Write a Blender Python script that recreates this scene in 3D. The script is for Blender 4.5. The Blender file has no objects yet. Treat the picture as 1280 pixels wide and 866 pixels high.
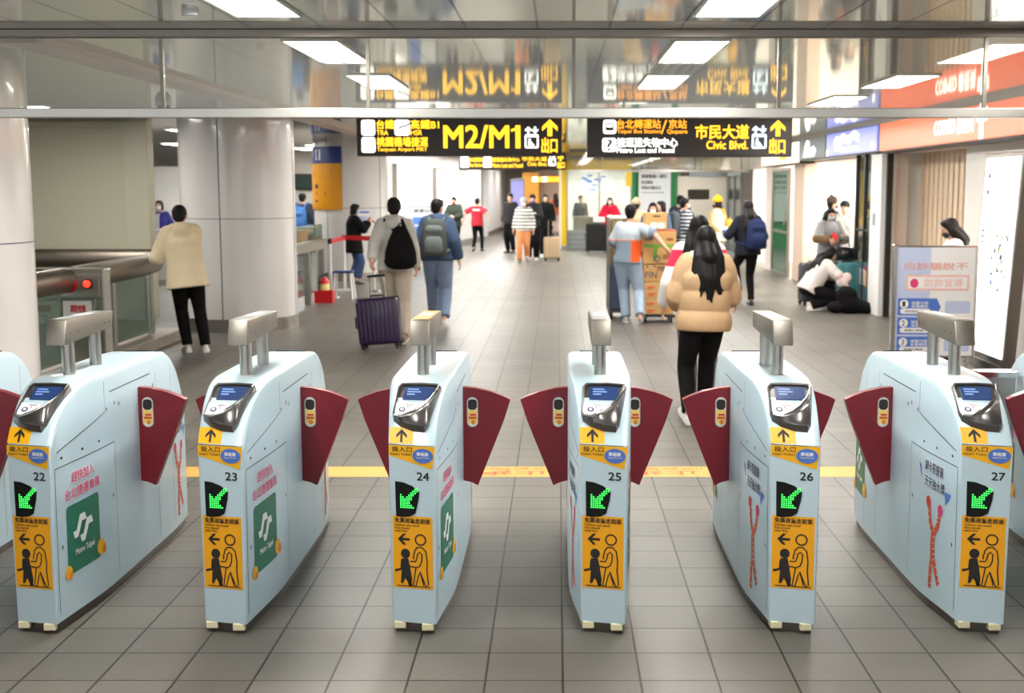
import bpy, bmesh, math, random
from mathutils import Vector, Matrix
random.seed(7)
SC = bpy.context.scene
COL = SC.collection
# ------------------------------------------------------------------ camera, light, exposure
cam_d = bpy.data.cameras.new('camera'); cam = bpy.data.objects.new('camera', cam_d); COL.objects.link(cam)
cam_d.sensor_width = 36.0; cam_d.lens = 36.0 * 1580 / 1280
cam_d.shift_x = -57 / 1280
cam.location = (0, 0, 1.87); cam.rotation_euler = (math.radians(90 - 7.107), 0, 0)
cam_d.clip_end = 200
cam_d.dof.use_dof = True; cam_d.dof.focus_distance = 5.6; cam_d.dof.aperture_fstop = 3.8
SC.camera = cam
LAMP = 26.0
wld = bpy.data.worlds.new('world'); SC.world = wld; wld.use_nodes = True
wld.node_tree.nodes['Background'].inputs[0].default_value = (0.93, 0.97, 1.0, 1)
wld.node_tree.nodes['Background'].inputs[1].default_value = 1.0
SC.view_settings.view_transform = 'Standard'
try: SC.view_settings.look = 'None'
except Exception: pass
SC.view_settings.gamma = 1.0; SC.view_settings.use_curve_mapping = False
SC.view_settings.exposure = 0.66
SC.cycles.use_denoising = True
SC.cycles.max_bounces = 8; SC.cycles.glossy_bounces = 4; SC.cycles.transparent_max_bounces = 12
SC.cycles.caustics_reflective = False; SC.cycles.caustics_refractive = False
SC.cycles.sample_clamp_indirect = 6.0

# ------------------------------------------------------------------ helpers
def lin(c):
    return tuple(((v / 255) / 12.92 if v / 255 <= .04045 else ((v / 255 + .055) / 1.055) ** 2.4) for v in c)
MATS = {}
def mat(name, rgb, rough=.6, metal=0., emit=None, es=0., noise=.06, nscale=30., bump=0., coat=0., alpha=None, bscale=None):
    if name in MATS: return MATS[name]
    m = bpy.data.materials.new(name); m.use_nodes = True; nt = m.node_tree; b = nt.nodes['Principled BSDF']
    c = lin(rgb)
    b.inputs['Roughness'].default_value = rough; b.inputs['Metallic'].default_value = metal
    if coat: b.inputs['Coat Weight'].default_value = coat; b.inputs['Coat Roughness'].default_value = .06
    tc = nt.nodes.new('ShaderNodeTexCoord')
    nz = nt.nodes.new('ShaderNodeTexNoise'); nz.inputs['Scale'].default_value = nscale; nz.inputs['Detail'].default_value = 3
    nt.links.new(tc.outputs['Object'], nz.inputs['Vector'])
    rp = nt.nodes.new('ShaderNodeMix'); rp.data_type = 'RGBA'
    rp.inputs[6].default_value = tuple(v * (1 - noise) for v in c) + (1,)
    rp.inputs[7].default_value = tuple(min(1, v * (1 + noise)) for v in c) + (1,)
    nt.links.new(nz.outputs['Fac'], rp.inputs[0]); nt.links.new(rp.outputs[2], b.inputs['Base Color'])
    if bump:
        bp = nt.nodes.new('ShaderNodeBump'); bp.inputs['Strength'].default_value = bump; bp.inputs['Distance'].default_value = .01
        src = nz
        if bscale:
            src = nt.nodes.new('ShaderNodeTexNoise'); src.inputs['Scale'].default_value = bscale
            nt.links.new(tc.outputs['Object'], src.inputs['Vector'])
        nt.links.new(src.outputs['Fac'], bp.inputs['Height']); nt.links.new(bp.outputs[0], b.inputs['Normal'])
    if emit:
        b.inputs['Emission Color'].default_value = lin(emit) + (1,); b.inputs['Emission Strength'].default_value = es
    MATS[name] = m; return m
def glass(name, rgb, refl=.12, tint=.0, rough=.02):
    if name in MATS: return MATS[name]
    m = bpy.data.materials.new(name); m.use_nodes = True; nt = m.node_tree
    for n in list(nt.nodes): nt.nodes.remove(n)
    out = nt.nodes.new('ShaderNodeOutputMaterial')
    tr = nt.nodes.new('ShaderNodeBsdfTransparent'); tr.inputs[0].default_value = lin(rgb) + (1,)
    gl = nt.nodes.new('ShaderNodeBsdfGlossy'); gl.inputs['Roughness'].default_value = rough
    df = nt.nodes.new('ShaderNodeBsdfDiffuse'); df.inputs[0].default_value = lin(rgb) + (1,)
    lw = nt.nodes.new('ShaderNodeLayerWeight'); lw.inputs[0].default_value = .35
    mu = nt.nodes.new('ShaderNodeMath'); mu.operation = 'MULTIPLY_ADD'; mu.inputs[1].default_value = .7; mu.inputs[2].default_value = refl * .5
    nt.links.new(lw.outputs['Fresnel'], mu.inputs[0])
    m1 = nt.nodes.new('ShaderNodeMixShader'); m2 = nt.nodes.new('ShaderNodeMixShader')
    m1.inputs[0].default_value = tint
    nt.links.new(tr.outputs[0], m1.inputs[1]); nt.links.new(df.outputs[0], m1.inputs[2])
    nt.links.new(mu.outputs[0], m2.inputs[0]); nt.links.new(m1.outputs[0], m2.inputs[1]); nt.links.new(gl.outputs[0], m2.inputs[2])
    nt.links.new(m2.outputs[0], out.inputs[0])
    MATS[name] = m; return m

class MB:
    def __init__(s): s.v = []; s.f = []; s.m = []; s.ms = []
    def mi(s, m):
        if m not in s.ms: s.ms.append(m)
        return s.ms.index(m)
    def add(s, vs, fs, m):
        o = len(s.v); s.v += [tuple(v) for v in vs]; k = s.mi(m)
        for f in fs: s.f.append(tuple(i + o for i in f)); s.m.append(k)
        return s
    def box(s, c, d, m, bev=0., rot=None):
        x, y, z = (v / 2 for v in d)
        if not bev:
            vs = [Vector((a * x, b * y, e * z)) for a in (-1, 1) for b in (-1, 1) for e in (-1, 1)]
            fs = [(0, 1, 3, 2), (4, 6, 7, 5), (0, 4, 5, 1), (2, 3, 7, 6), (0, 2, 6, 4), (1, 5, 7, 3)]
        else:
            bm = bmesh.new(); bmesh.ops.create_cube(bm, size=1)
            bmesh.ops.scale(bm, vec=d, verts=bm.verts)
            bmesh.ops.bevel(bm, geom=bm.edges[:], offset=bev, segments=3, affect='EDGES', profile=.5)
            bm.verts.index_update(); vs = [v.co.copy() for v in bm.verts]; fs = [tuple(v.index for v in f.verts) for f in bm.faces]; bm.free()
        if rot is not None: vs = [rot @ v for v in vs]
        c = Vector(c)
        return s.add([v + c for v in vs], fs, m)
    def tube(s, pts, rad, m, n=14, caps=True, dome=False):
        pts = [Vector(p) for p in pts]
        if not hasattr(rad, '__len__'): rad = [rad] * len(pts)
        rad = list(rad)
        if dome:
            a, b = (pts[0] - pts[1]).normalized(), (pts[-1] - pts[-2]).normalized()
            P0, R0, P1, R1 = [], [], [], []
            for t in (1.4, .95, .5):
                P0.append(pts[0] + a * rad[0] * math.sin(t)); R0.append(rad[0] * math.cos(t))
            for t in (.5, .95, 1.4):
                P1.append(pts[-1] + b * rad[-1] * math.sin(t)); R1.append(rad[-1] * math.cos(t))
            pts = P0 + pts + P1; rad = R0 + rad + R1
        up = Vector((0, 0, 1)); N = len(pts); vs = []; px = None
        for i, p in enumerate(pts):
            t = (pts[min(i + 1, N - 1)] - pts[max(i - 1, 0)]).normalized()
            if px is None:
                r = up if abs(t.z) < .9 else Vector((0, 1, 0))
                px = t.cross(r).normalized()
            else:
                px = (px - t * px.dot(t)).normalized()
            py = t.cross(px)
            for k in range(n):
                a = 2 * math.pi * k / n
                vs.append(p + (px * math.cos(a) + py * math.sin(a)) * rad[i])
        fs = [(i * n + k, i * n + (k + 1) % n, (i + 1) * n + (k + 1) % n, (i + 1) * n + k) for i in range(N - 1) for k in range(n)]
        if caps: fs += [tuple(reversed(range(n))), tuple((N - 1) * n + k for k in range(n))]
        return s.add(vs, fs, m)
    def rings(s, rings, m, caps=True):
        n = len(rings[0]); vs = [p for r in rings for p in r]
        fs = [(i * n + k, i * n + (k + 1) % n, (i + 1) * n + (k + 1) % n, (i + 1) * n + k) for i in range(len(rings) - 1) for k in range(n)]
        if caps: fs += [tuple(reversed(range(n))), tuple((len(rings) - 1) * n + k for k in range(n))]
        return s.add(vs, fs, m)
    def ell(s, c, r, m, R=None, nu=18, nv=11):
        c = Vector(c); rr = []
        for i in range(1, nv):
            t = math.pi * i / nv - math.pi / 2
            ring = []
            for k in range(nu):
                a = 2 * math.pi * k / nu
                v = Vector((r[0] * math.cos(t) * math.cos(a), r[1] * math.cos(t) * math.sin(a), r[2] * math.sin(t)))
                if R is not None: v = R @ v
                ring.append(c + v)
            rr.append(ring)
        return s.rings(rr, m)
    def prism(s, poly, f0, f1, m):
        n = len(poly); vs = [f0(*p) for p in poly] + [f1(*p) for p in poly]
        fs = [tuple(reversed(range(n))), tuple(range(n, 2 * n))] + [(k, (k + 1) % n, n + (k + 1) % n, n + k) for k in range(n)]
        return s.add(vs, fs, m)
    def mesh(s, name, smooth=None):
        me = bpy.data.meshes.new(name); me.from_pydata(s.v, [], s.f)
        for m in s.ms: me.materials.append(m)
        me.polygons.foreach_set('material_index', s.m)
        bm = bmesh.new(); bm.from_mesh(me); bmesh.ops.recalc_face_normals(bm, faces=bm.faces); bm.to_mesh(me); bm.free()
        if smooth is not None:
            me.polygons.foreach_set('use_smooth', [True] * len(me.polygons)); me.set_sharp_from_angle(angle=math.radians(smooth))
        me.update(); return me
    def build(s, name, parent=None, smooth=None):
        o = bpy.data.objects.new(name, s.mesh(name, smooth)); COL.objects.link(o)
        if parent is not None: o.parent = parent
        return o
def tag(o, label, cat, group=None):
    o['label'] = label; o['category'] = cat
    if group: o['group'] = group
    return o
def struct(o): o['kind'] = 'structure'; return o
def empty(name, loc, label, cat, group=None, rz=0.):
    o = bpy.data.objects.new(name, None); COL.objects.link(o); o.location = loc; o.rotation_euler = (0, 0, rz); o.empty_display_size = .1
    return tag(o, label, cat, group)
def dup(o, parent=None):
    c = o.copy(); COL.objects.link(c); c.parent = parent
    for ch in list(o.children): dup(ch, c)
    return c

# ---- flat artwork: polygons in (u, v) laid onto a surface
TXT = {}
FORGE = bpy.data.scenes.new('forge')
def text2d(body, bold=0.):
    k = body
    if k not in TXT:
        c = bpy.data.curves.new('t', 'FONT'); c.body = body; c.resolution_u = 3
        o = bpy.data.objects.new('t', c); FORGE.collection.objects.link(o)
        vl = FORGE.view_layers[0]; vl.update(); dg = vl.depsgraph
        me = bpy.data.meshes.new_from_object(o.evaluated_get(dg))
        vs = [(v.co.x, v.co.y) for v in me.vertices]; fs = [tuple(p.vertices) for p in me.polygons]
        bpy.data.objects.remove(o); bpy.data.curves.remove(c); bpy.data.meshes.remove(me)
        x0 = min(v[0] for v in vs); x1 = max(v[0] for v in vs); y0 = min(v[1] for v in vs); y1 = max(v[1] for v in vs)
        TXT[k] = ([((x - x0) / (x1 - x0), (y - y0) / (y1 - y0)) for x, y in vs], fs, (x1 - x0) / (y1 - y0))
    return TXT[k]
class Flat:
    def __init__(s): s.p = []
    def poly(s, pts, m, L=0): s.p.append((list(pts), [tuple(range(len(pts)))], m, L)); return s
    def rect(s, u0, v0, u1, v1, m, L=0, r=0.):
        if not r: return s.poly([(u0, v0), (u1, v0), (u1, v1), (u0, v1)], m, L)
        pts = []
        for cx, cy, a0 in ((u1 - r, v0 + r, -90), (u1 - r, v1 - r, 0), (u0 + r, v1 - r, 90), (u0 + r, v0 + r, 180)):
            for k in range(5):
                a = math.radians(a0 + 22.5 * k); pts.append((cx + r * math.cos(a), cy + r * math.sin(a)))
        return s.poly(pts, m, L)
    def disc(s, u, v, ru, rv, m, L=0, n=24, rot=0.):
        c, q = math.cos(rot), math.sin(rot)
        return s.poly([(u + ru * math.cos(2 * math.pi * k / n) * c - rv * math.sin(2 * math.pi * k / n) * q,
                        v + ru * math.cos(2 * math.pi * k / n) * q + rv * math.sin(2 * math.pi * k / n) * c) for k in range(n)], m, L)
    def stroke(s, pts, w, m, L=0, close=False):
        pts = [Vector(p) for p in pts]; N = len(pts); l = []; r = []
        for i in range(N):
            if close: t = pts[(i + 1) % N] - pts[i - 1]
            else: t = pts[min(i + 1, N - 1)] - pts[max(i - 1, 0)]
            t = t.normalized(); n = Vector((-t.y, t.x)) * w / 2
            l.append(pts[i] + n); r.append(pts[i] - n)
        vs = [tuple(v) for v in l + r]
        fs = [(i, i + 1, N + i + 1, N + i) for i in range(N - 1)]
        if close: fs.append((N - 1, 0, N, 2 * N - 1))
        s.p.append((vs, fs, m, L)); return s
    def ring(s, u, v, r, w, m, L=0, n=24):
        return s.stroke([(u + r * math.cos(2 * math.pi * k / n), v + r * math.sin(2 * math.pi * k / n)) for k in range(n)], w, m, L, True)
    def text(s, body, u, v, h, m, w=None, bold=0., L=1, rot180=False):
        vs, fs, asp = text2d(body, bold)
        if w is None: w = h * asp
        vs = [((1 - x) if rot180 else x, (1 - y) if rot180 else y) for x, y in vs]
        q = bold * h                                                # bold: the same strokes set a hair to each side
        for i, (dx, dy) in enumerate(((q, q), (-q, q), (q, -q), (-q, -q)) if bold else ((0, 0),)):
            s.p.append(([(u + x * w + dx, v + y * h + dy) for x, y in vs], fs, m, L + .12 * i))
        return s
    def arrow(s, u, v, sz, ang, m, L=1, w=.22):
        c, q = math.cos(ang), math.sin(ang)          # points along +v when ang = 0
        def T(a, b): a, b = a * sz, b * sz; return (u + a * c - b * q, v + a * q + b * c)
        s.poly([T(-w / 2, -.5), T(w / 2, -.5), T(w / 2, .25), T(-w / 2, .25)], m, L)
        s.poly([T(0, .5), T(-.46, .06), T(-.46, -.2), T(0, .22)], m, L)
        return s.poly([T(0, .5), T(0, .22), T(.46, -.2), T(.46, .06)], m, L)
    def onto(s, mb, fn, eps=.0012, cu=None, cv=None):
        for vs, fs, m, L in s.p:
            if cu or cv:                                            # cut along the surface so that the sheet bends with it
                bm = bmesh.new(); bv = [bm.verts.new((u, v, 0)) for u, v in vs]
                for f in fs:
                    try: bm.faces.new([bv[i] for i in f])
                    except ValueError: pass
                for ax, step in ((0, cu), (1, cv)):
                    if not step: continue
                    lo = min(p[ax] for p in vs); hi = max(p[ax] for p in vs); x = math.ceil(lo / step) * step
                    while x < hi:
                        co = [0, 0, 0]; no = [0, 0, 0]; co[ax] = x; no[ax] = 1
                        bmesh.ops.bisect_plane(bm, geom=bm.verts[:] + bm.edges[:] + bm.faces[:], dist=1e-6, plane_co=co, plane_no=no); x += step
                bm.verts.index_update(); vs = [(v.co.x, v.co.y) for v in bm.verts]; fs = [tuple(v.index for v in f.verts) for f in bm.faces]; bm.free()
            mb.add([fn(u, v, eps * (L + 1)) for u, v in vs], fs, m)
        return mb
    def build(s, name, fn, parent=None, eps=.0012, cu=None, cv=None):
        mb = MB(); s.onto(mb, fn, eps, cu, cv)
        me = bpy.data.meshes.new(name); me.from_pydata(mb.v, [], mb.f)
        for m in mb.ms: me.materials.append(m)
        me.polygons.foreach_set('material_index', mb.m); me.update()
        o = bpy.data.objects.new(name, me); COL.objects.link(o)
        if parent is not None: o.parent = parent
        return o
def front(x0, y, z0): return lambda u, v, e: (x0 + u, y - e, z0 + v)         # a sheet facing the camera side (-Y)
def westward(x, y0, z0): return lambda u, v, e: (x - e, y0 - u, z0 + v)       # a sheet on the right hand wall, facing -X; u runs towards -Y

# ------------------------------------------------------------------ materials
READER = mat('reader_satin_steel', (148, 142, 132), .45, .9, noise=.06)
STEEL = mat('brushed_steel', (176, 172, 164), .28, 1., noise=.08, nscale=8)
DSTEEL = mat('dark_steel', (112, 106, 98), .3, 1., noise=.08, nscale=8)
CHROME = mat('polished_steel', (205, 205, 202), .12, 1., noise=.04)
GATEB = mat('gate_pale_blue_paint', (197, 219, 228), .34, noise=.02, coat=.25)
BLACK = mat('black_plastic', (22, 22, 23), .4)
INK = mat('black_ink', (38, 33, 30), .6)
SEAM = mat('dark_seam', (62, 72, 78), .7)
YEL = mat('yellow_vinyl', (255, 186, 20), .45, noise=.02)
CREAM = mat('cream_rubber', (240, 232, 190), .6)
BLUE = mat('blue_vinyl', (78, 120, 205), .45)
WHITE = mat('white_vinyl', (242, 242, 240), .5, noise=.02)
RED = mat('maroon_flap', (124, 6, 26), .42, noise=.03, coat=.2)
PINK = mat('pink_ink', (226, 62, 118), .5)
NAVY = mat('navy_ink', (44, 46, 92), .5)
ORANGE = mat('orange_ink', (222, 92, 48), .5)
GRAPH = mat('graphite_bezel', (104, 100, 98), .28, .7, coat=.5)
LCD = mat('lcd_screen', (34, 52, 90), .2, emit=(60, 98, 170), es=.12)
LCDT = mat('lcd_text', (120, 150, 210), .3, emit=(120, 160, 230), es=.15)
GREENLED = mat('green_led', (20, 120, 40), .4, emit=(60, 255, 90), es=1.6)
SIGNB = mat('sign_dark_face', (50, 42, 38), .45)
SIGNY = mat('lit_yellow', (255, 200, 40), .5, emit=(255, 196, 40), es=1.3)
SIGNO = mat('lit_orange', (255, 170, 40), .5, emit=(255, 166, 40), es=1.1)
SIGNW = mat('lit_white', (255, 255, 255), .5, emit=(255, 255, 250), es=1.4)
LAMPM = mat('lamp_diffuser', (250, 250, 250), .5, emit=(255, 252, 246), es=LAMP)
WALLW = mat('white_wall_panel', (240, 238, 234), .35, noise=.015)
WALLB = mat('beige_wall_panel', (222, 216, 190), .3, noise=.02, coat=.15)
COLM = mat('enamelled_column', (226, 222, 218), .22, noise=.015, coat=.6)
BRONZE = mat('rail_bronze_steel', (132, 122, 110), .42, 1., noise=.05)
GREENG = glass('green_balustrade_glass', (176, 202, 184), .12, .22)
CLEARG = glass('clear_glass', (236, 242, 240), .1, .03)
WIREG = glass('wired_smoke_glass', (238, 238, 232), .05, .06)
STONE = mat('granite_kerb', (150, 138, 126), .5, noise=.2, nscale=120)

def ceiling_mat():
    m = bpy.data.materials.new('metal_ceiling_panels'); m.use_nodes = True; nt = m.node_tree; b = nt.nodes['Principled BSDF']
    b.inputs['Metallic'].default_value = .62; b.inputs['Roughness'].default_value = .06
    tc = nt.nodes.new('ShaderNodeTexCoord'); sp = nt.nodes.new('ShaderNodeSeparateXYZ'); nt.links.new(tc.outputs['Object'], sp.inputs[0])
    def groove(out, size, off, w):
        a = nt.nodes.new('ShaderNodeMath'); a.operation = 'SUBTRACT'; a.inputs[1].default_value = off; nt.links.new(out, a.inputs[0])
        p = nt.nodes.new('ShaderNodeMath'); p.operation = 'PINGPONG'; p.inputs[1].default_value = size / 2; nt.links.new(a.outputs[0], p.inputs[0])
        l = nt.nodes.new('ShaderNodeMath'); l.operation = 'LESS_THAN'; l.inputs[1].default_value = w; nt.links.new(p.outputs[0], l.inputs[0])
        return l.outputs[0]
    g1 = groove(sp.outputs[0], .4385, -1.0, .008); g2 = groove(sp.outputs[1], 2.55, 7.62, .009)
    mx = nt.nodes.new('ShaderNodeMath'); mx.operation = 'MAXIMUM'; nt.links.new(g1, mx.inputs[0]); nt.links.new(g2, mx.inputs[1])
    mix = nt.nodes.new('ShaderNodeMix'); mix.data_type = 'RGBA'
    mix.inputs[6].default_value = lin((206, 202, 192)) + (1,); mix.inputs[7].default_value = lin((60, 58, 54)) + (1,)
    nt.links.new(mx.outputs[0], mix.inputs[0]); nt.links.new(mix.outputs[2], b.inputs['Base Color'])
    nz = nt.nodes.new('ShaderNodeTexNoise'); nz.inputs['Scale'].default_value = 2.2; nt.links.new(tc.outputs['Object'], nz.inputs['Vector'])
    bp = nt.nodes.new('ShaderNodeBump'); bp.inputs['Strength'].default_value = .012; bp.inputs['Distance'].default_value = .03
    nt.links.new(nz.outputs['Fac'], bp.inputs['Height']); nt.links.new(bp.outputs[0], b.inputs['Normal'])
    return m
def floor_mat():
    m = bpy.data.materials.new('grey_floor_tiles'); m.use_nodes = True; nt = m.node_tree; b = nt.nodes['Principled BSDF']
    tc = nt.nodes.new('ShaderNodeTexCoord'); mp = nt.nodes.new('ShaderNodeMapping'); nt.links.new(tc.outputs['Object'], mp.inputs[0])
    mp.inputs['Location'].default_value = (-.02, -.01, 0)
    bk = nt.nodes.new('ShaderNodeTexBrick'); bk.offset = 0; bk.squash = 1
    bk.inputs['Scale'].default_value = 1; bk.inputs['Brick Width'].default_value = .297; bk.inputs['Row Height'].default_value = .29
    bk.inputs['Mortar Size'].default_value = .005; bk.inputs['Mortar Smooth'].default_value = .2; bk.inputs['Bias'].default_value = 0
    bk.inputs['Color1'].default_value = lin((101, 97, 90)) + (1,); bk.inputs['Color2'].default_value = lin((110, 105, 97)) + (1,)
    bk.inputs['Mortar'].default_value = lin((40, 36, 32)) + (1,)
    nt.links.new(mp.outputs[0], bk.inputs['Vector'])
    n1 = nt.nodes.new('ShaderNodeTexNoise'); n1.inputs['Scale'].default_value = .9; n1.inputs['Detail'].default_value = 4
    n2 = nt.nodes.new('ShaderNodeTexNoise'); n2.inputs['Scale'].default_value = 170; n2.inputs['Detail'].default_value = 2
    nt.links.new(tc.outputs['Object'], n1.inputs['Vector']); nt.links.new(tc.outputs['Object'], n2.inputs['Vector'])
    a = nt.nodes.new('ShaderNodeMath'); a.operation = 'ADD'; nt.links.new(n1.outputs['Fac'], a.inputs[0]); nt.links.new(n2.outputs['Fac'], a.inputs[1])
    r = nt.nodes.new('ShaderNodeMapRange'); r.inputs[1].default_value = .6; r.inputs[2].default_value = 1.4; r.inputs[3].default_value = .74; r.inputs[4].default_value = 1.22
    nt.links.new(a.outputs[0], r.inputs[0])
    mu = nt.nodes.new('ShaderNodeMix'); mu.data_type = 'RGBA'; mu.blend_type = 'MULTIPLY'; mu.inputs[0].default_value = 1
    nt.links.new(bk.outputs['Color'], mu.inputs[6]); nt.links.new(r.outputs[0], mu.inputs[7]); nt.links.new(mu.outputs[2], b.inputs['Base Color'])
    b.inputs['Roughness'].default_value = .42; b.inputs['Specular IOR Level'].default_value = .4
    ad = nt.nodes.new('ShaderNodeMath'); ad.operation = 'MULTIPLY_ADD'; ad.inputs[1].default_value = -1.0
    nt.links.new(bk.outputs['Fac'], ad.inputs[0]); 
    m3 = nt.nodes.new('ShaderNodeMath'); m3.operation = 'MULTIPLY'; m3.inputs[1].default_value = .35; nt.links.new(n2.outputs['Fac'], m3.inputs[0]); nt.links.new(m3.outputs[0], ad.inputs[2])
    bp = nt.nodes.new('ShaderNodeBump'); bp.inputs['Strength'].default_value = .5; bp.inputs['Distance'].default_value = .004
    nt.links.new(ad.outputs[0], bp.inputs['Height']); nt.links.new(bp.outputs[0], b.inputs['Normal'])
    return m
CZ = 2.85
# ------------------------------------------------------------------ the setting
def sheet(name, pts, m, parent=None):
    return MB().add(pts, [tuple(range(len(pts)))], m).build(name, parent)
def slab(name, x0, x1, y0, y1, z0, z1, m, bev=0.):
    return MB().box(((x0 + x1) / 2, (y0 + y1) / 2, (z0 + z1) / 2), (x1 - x0, y1 - y0, z1 - z0), m, bev).build(name)
struct(slab('floor', -14, 11, -4, 64, -.2, 0, floor_mat()))
struct(slab('ceiling', -14, 11, -4, 64, CZ, CZ + .2, ceiling_mat()))
struct(slab('wall_left', -14, -13.8, -4, 64, 0, CZ, WALLW))
struct(slab('wall_far', -14, 11, 60, 60.2, 0, CZ, mat('far_beige_wall', (176, 160, 142), .5)))
struct(slab('wall_left_panelled', -8.4, -5.93, 18.5, 18.75, 0, CZ, WALLB))
tr = MB(); tr.box((-6.1, 18.47, 1.9), (.36, .08, 1.9), WALLB, .01); tr.box((-7.3, 18.47, CZ - .06), (2.4, .06, .1), WALLB, .01); struct(tr.build('trim_1'))
# left corridor wall, bright white
w = MB()
for (xa, ya, xb, yb) in ((-3.85, 28.5, -3.2, 41), (-3.2, 41, -2.75, 46), (-2.75, 50, -2.45, 60)):
    d = Vector((xb - xa, yb - ya, 0)); n = Vector((d.y, -d.x, 0)).normalized() * .2
    A, B = Vector((xa, ya, 0)), Vector((xb, yb, 0))
    w.add([A, B, B - n, A - n, A + Vector((0, 0, CZ)), B + Vector((0, 0, CZ)), B - n + Vector((0, 0, CZ)), A - n + Vector((0, 0, CZ))],
          [(0, 1, 5, 4), (1, 2, 6, 5), (2, 3, 7, 6), (3, 0, 4, 7)], WALLW)
struct(w.build('wall_left_corridor'))
bb = MB()
for (xa, ya, xb, yb) in ((-3.84, 28.5, -3.19, 41), (-3.19, 41, -2.74, 46), (-2.74, 50, -2.44, 60)):
    d = Vector((xb - xa, yb - ya, 0)); a = math.atan2(d.y, d.x); c = Vector(((xa + xb) / 2, (ya + yb) / 2, .1))
    bb.box(c, (d.length, .06, .2), STEEL, rot=Matrix.Rotation(a, 3, 'Z'))
struct(bb.build('baseboard_left'))
# right hand shop wall: piers between the openings
PIER = mat('shop_pier_panel', (236, 222, 212), .35)
r = MB()
r.box((5.15, 3.0, 1.2), (.3, 19.5, 2.4), mat('pink_white_wall', (238, 222, 214), .4))
r.box((5.05, 18.85, 1.2), (.2, .25, 2.4), PIER); r.box((5.05, 26.0, 1.2), (.25, 1.1, 2.4), mat('orange_jamb', (232, 204, 182), .4)); r.box((5.05, 29.6, 1.2), (.25, 1.0, 2.4), PIER)
struct(r.build('wall_right'))
struct(slab('wall_right_upper', 5.0, 5.2, -4, 39.8, 2.38, CZ, PIER))
struct(slab('trim_2', 4.66, 5.0, 9.0, 30, CZ - .06, CZ, DSTEEL))
# shop interiors, white and bright
SHOPW = mat('shop_white', (244, 240, 232), .6)
s_ = MB(); s_.box((8.2, 25.5, 1.3), (.1, 14.2, 2.6), SHOPW); s_.box((6.6, 32.6, 1.3), (3.2, .1, 2.6), SHOPW); s_.box((6.7, 18.9, 1.3), (3.1, .08, 2.6), SHOPW)
struct(s_.build('wall_right_shop'))
# slatted shop wall
sl = MB(); SL = mat('pale_wood_slat', (232, 208, 178), .5, noise=.1, nscale=14)
sl.box((5.42, 17.2, 1.22), (.06, 2.9, 2.36), mat('slat_backing', (168, 136, 104), .6))
for k in range(13): sl.box((5.35, 15.84 + k * .225, 1.22), (.09, .15, 2.36), SL)
struct(sl.build('wall_right_slatted'))
struct(slab('wall_right_white', 5.02, 5.5, 12.7, 15.7, 0, 2.4, SHOPW))
struct(slab('wall_right_inner', 5.42, 5.5, 15.7, 19, 0, 2.4, SHOPW))
# hall end wall on the right
YE = 39.8
GREENP = mat('green_wall_panel', (22, 120, 62), .4)
e = MB(); e.box((3.4, YE + .3, 2.68), (6.4, .3, .4), WALLB); e.box((3.08, YE + .15, 1.25), (1.5, .2, 2.5), GREENP); e.box((2.36, YE, 1.25), (.1, .3, 2.5), GREENP)
struct(e.build('wall_back'))
struct(slab('wall_passage', -.9, .15, 57.5, 57.7, 0, CZ, mat('passage_beige', (186, 160, 138), .5)))
# ceiling trims
struct(slab('trim_3', -3.6, -3.34, 8.3, 27.5, CZ - .05, CZ, mat('pink_white_strip', (226, 206, 198), .4)))
# columns
def column(x, y, r, label, a0):
    t = empty('column', (x, y, 0), label, 'column')
    b = MB(); b.tube([(0, 0, .17), (0, 0, CZ)], r, COLM, 96); b.build('shaft', t, 30)
    b = MB(); b.tube([(0, 0, 0), (0, 0, .17)], r + .006, STEEL, 96); b.build('base_band', t, 30)
    for k in range(4):
        a = math.radians(a0 + 90 * k); q = MB(); q.box((0, 0, 0), (.004, .012, CZ - .17), SEAM, rot=None)
        o = q.build('joint_strip', t); o.location = ((r + .0005) * math.cos(a), (r + .0005) * math.sin(a), .17 + (CZ - .17) / 2); o.rotation_euler = (0, 0, a)
    b = MB(); b.tube([(0, 0, 1.478), (0, 0, 1.486)], r + .0015, SEAM, 96); b.build('joint_ring', t, 30)
    return t
column(-4.64, 9.25, .76, 'white round column at the left edge of the picture, nearest of the columns', -43)
column(-4.32, 17.2, .76, 'white round column with steel base beside the person in the beige hooded coat', -94)
c3 = column(-4.3, 26.5, .76, 'white round column wearing the blue and yellow sign, behind the ticket barrier', -120)
sg = MB(); NB = mat('sign_navy', (24, 46, 120), .4); YB = mat('sign_amber', (222, 150, 20), .4)
def arc_face(z0, z1, m, a0, a1):
    P = []; n = 14
    for i in range(n + 1):
        a = math.radians(a0 + (a1 - a0) * i / n)
        for rr in (.765, .79): P.append((-4.3 + rr * math.cos(a), 26.5 + rr * math.sin(a)))
    vs = [(p[0], p[1], z) for z in (z0, z1) for p in P]; N = 2 * (n + 1); fs = []
    for i in range(n):
        a, b = 2 * i, 2 * i + 2
        fs += [(a + 1, b + 1, N + b + 1, N + a + 1), (a, N + a, N + b, b), (N + a, N + a + 1, N + b + 1, N + b), (a, b, b + 1, a + 1)]
    fs += [(0, 1, N + 1, N), (2 * n, N + 2 * n, N + 2 * n + 1, 2 * n + 1)]
    sg.add(vs, fs, m)
arc_face(2.38, 2.72, NB, 195, 266); arc_face(1.45, 2.38, YB, 195, 266)
sgo = sg.build('wall_sign', None, 30); tag(sgo, 'curved blue and amber sign wrapped on the farther white column', 'sign')
def onarc(u, v, e):
    a = math.radians(196) + u / .79; return (-4.3 + (.79 + e) * math.cos(a), 26.5 + (.79 + e) * math.sin(a), v)
f = Flat(); f.rect(.3, 2.45, .46, 2.66, WHITE); f.rect(.34, 2.49, .4, 2.62, NB, 1)
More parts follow.
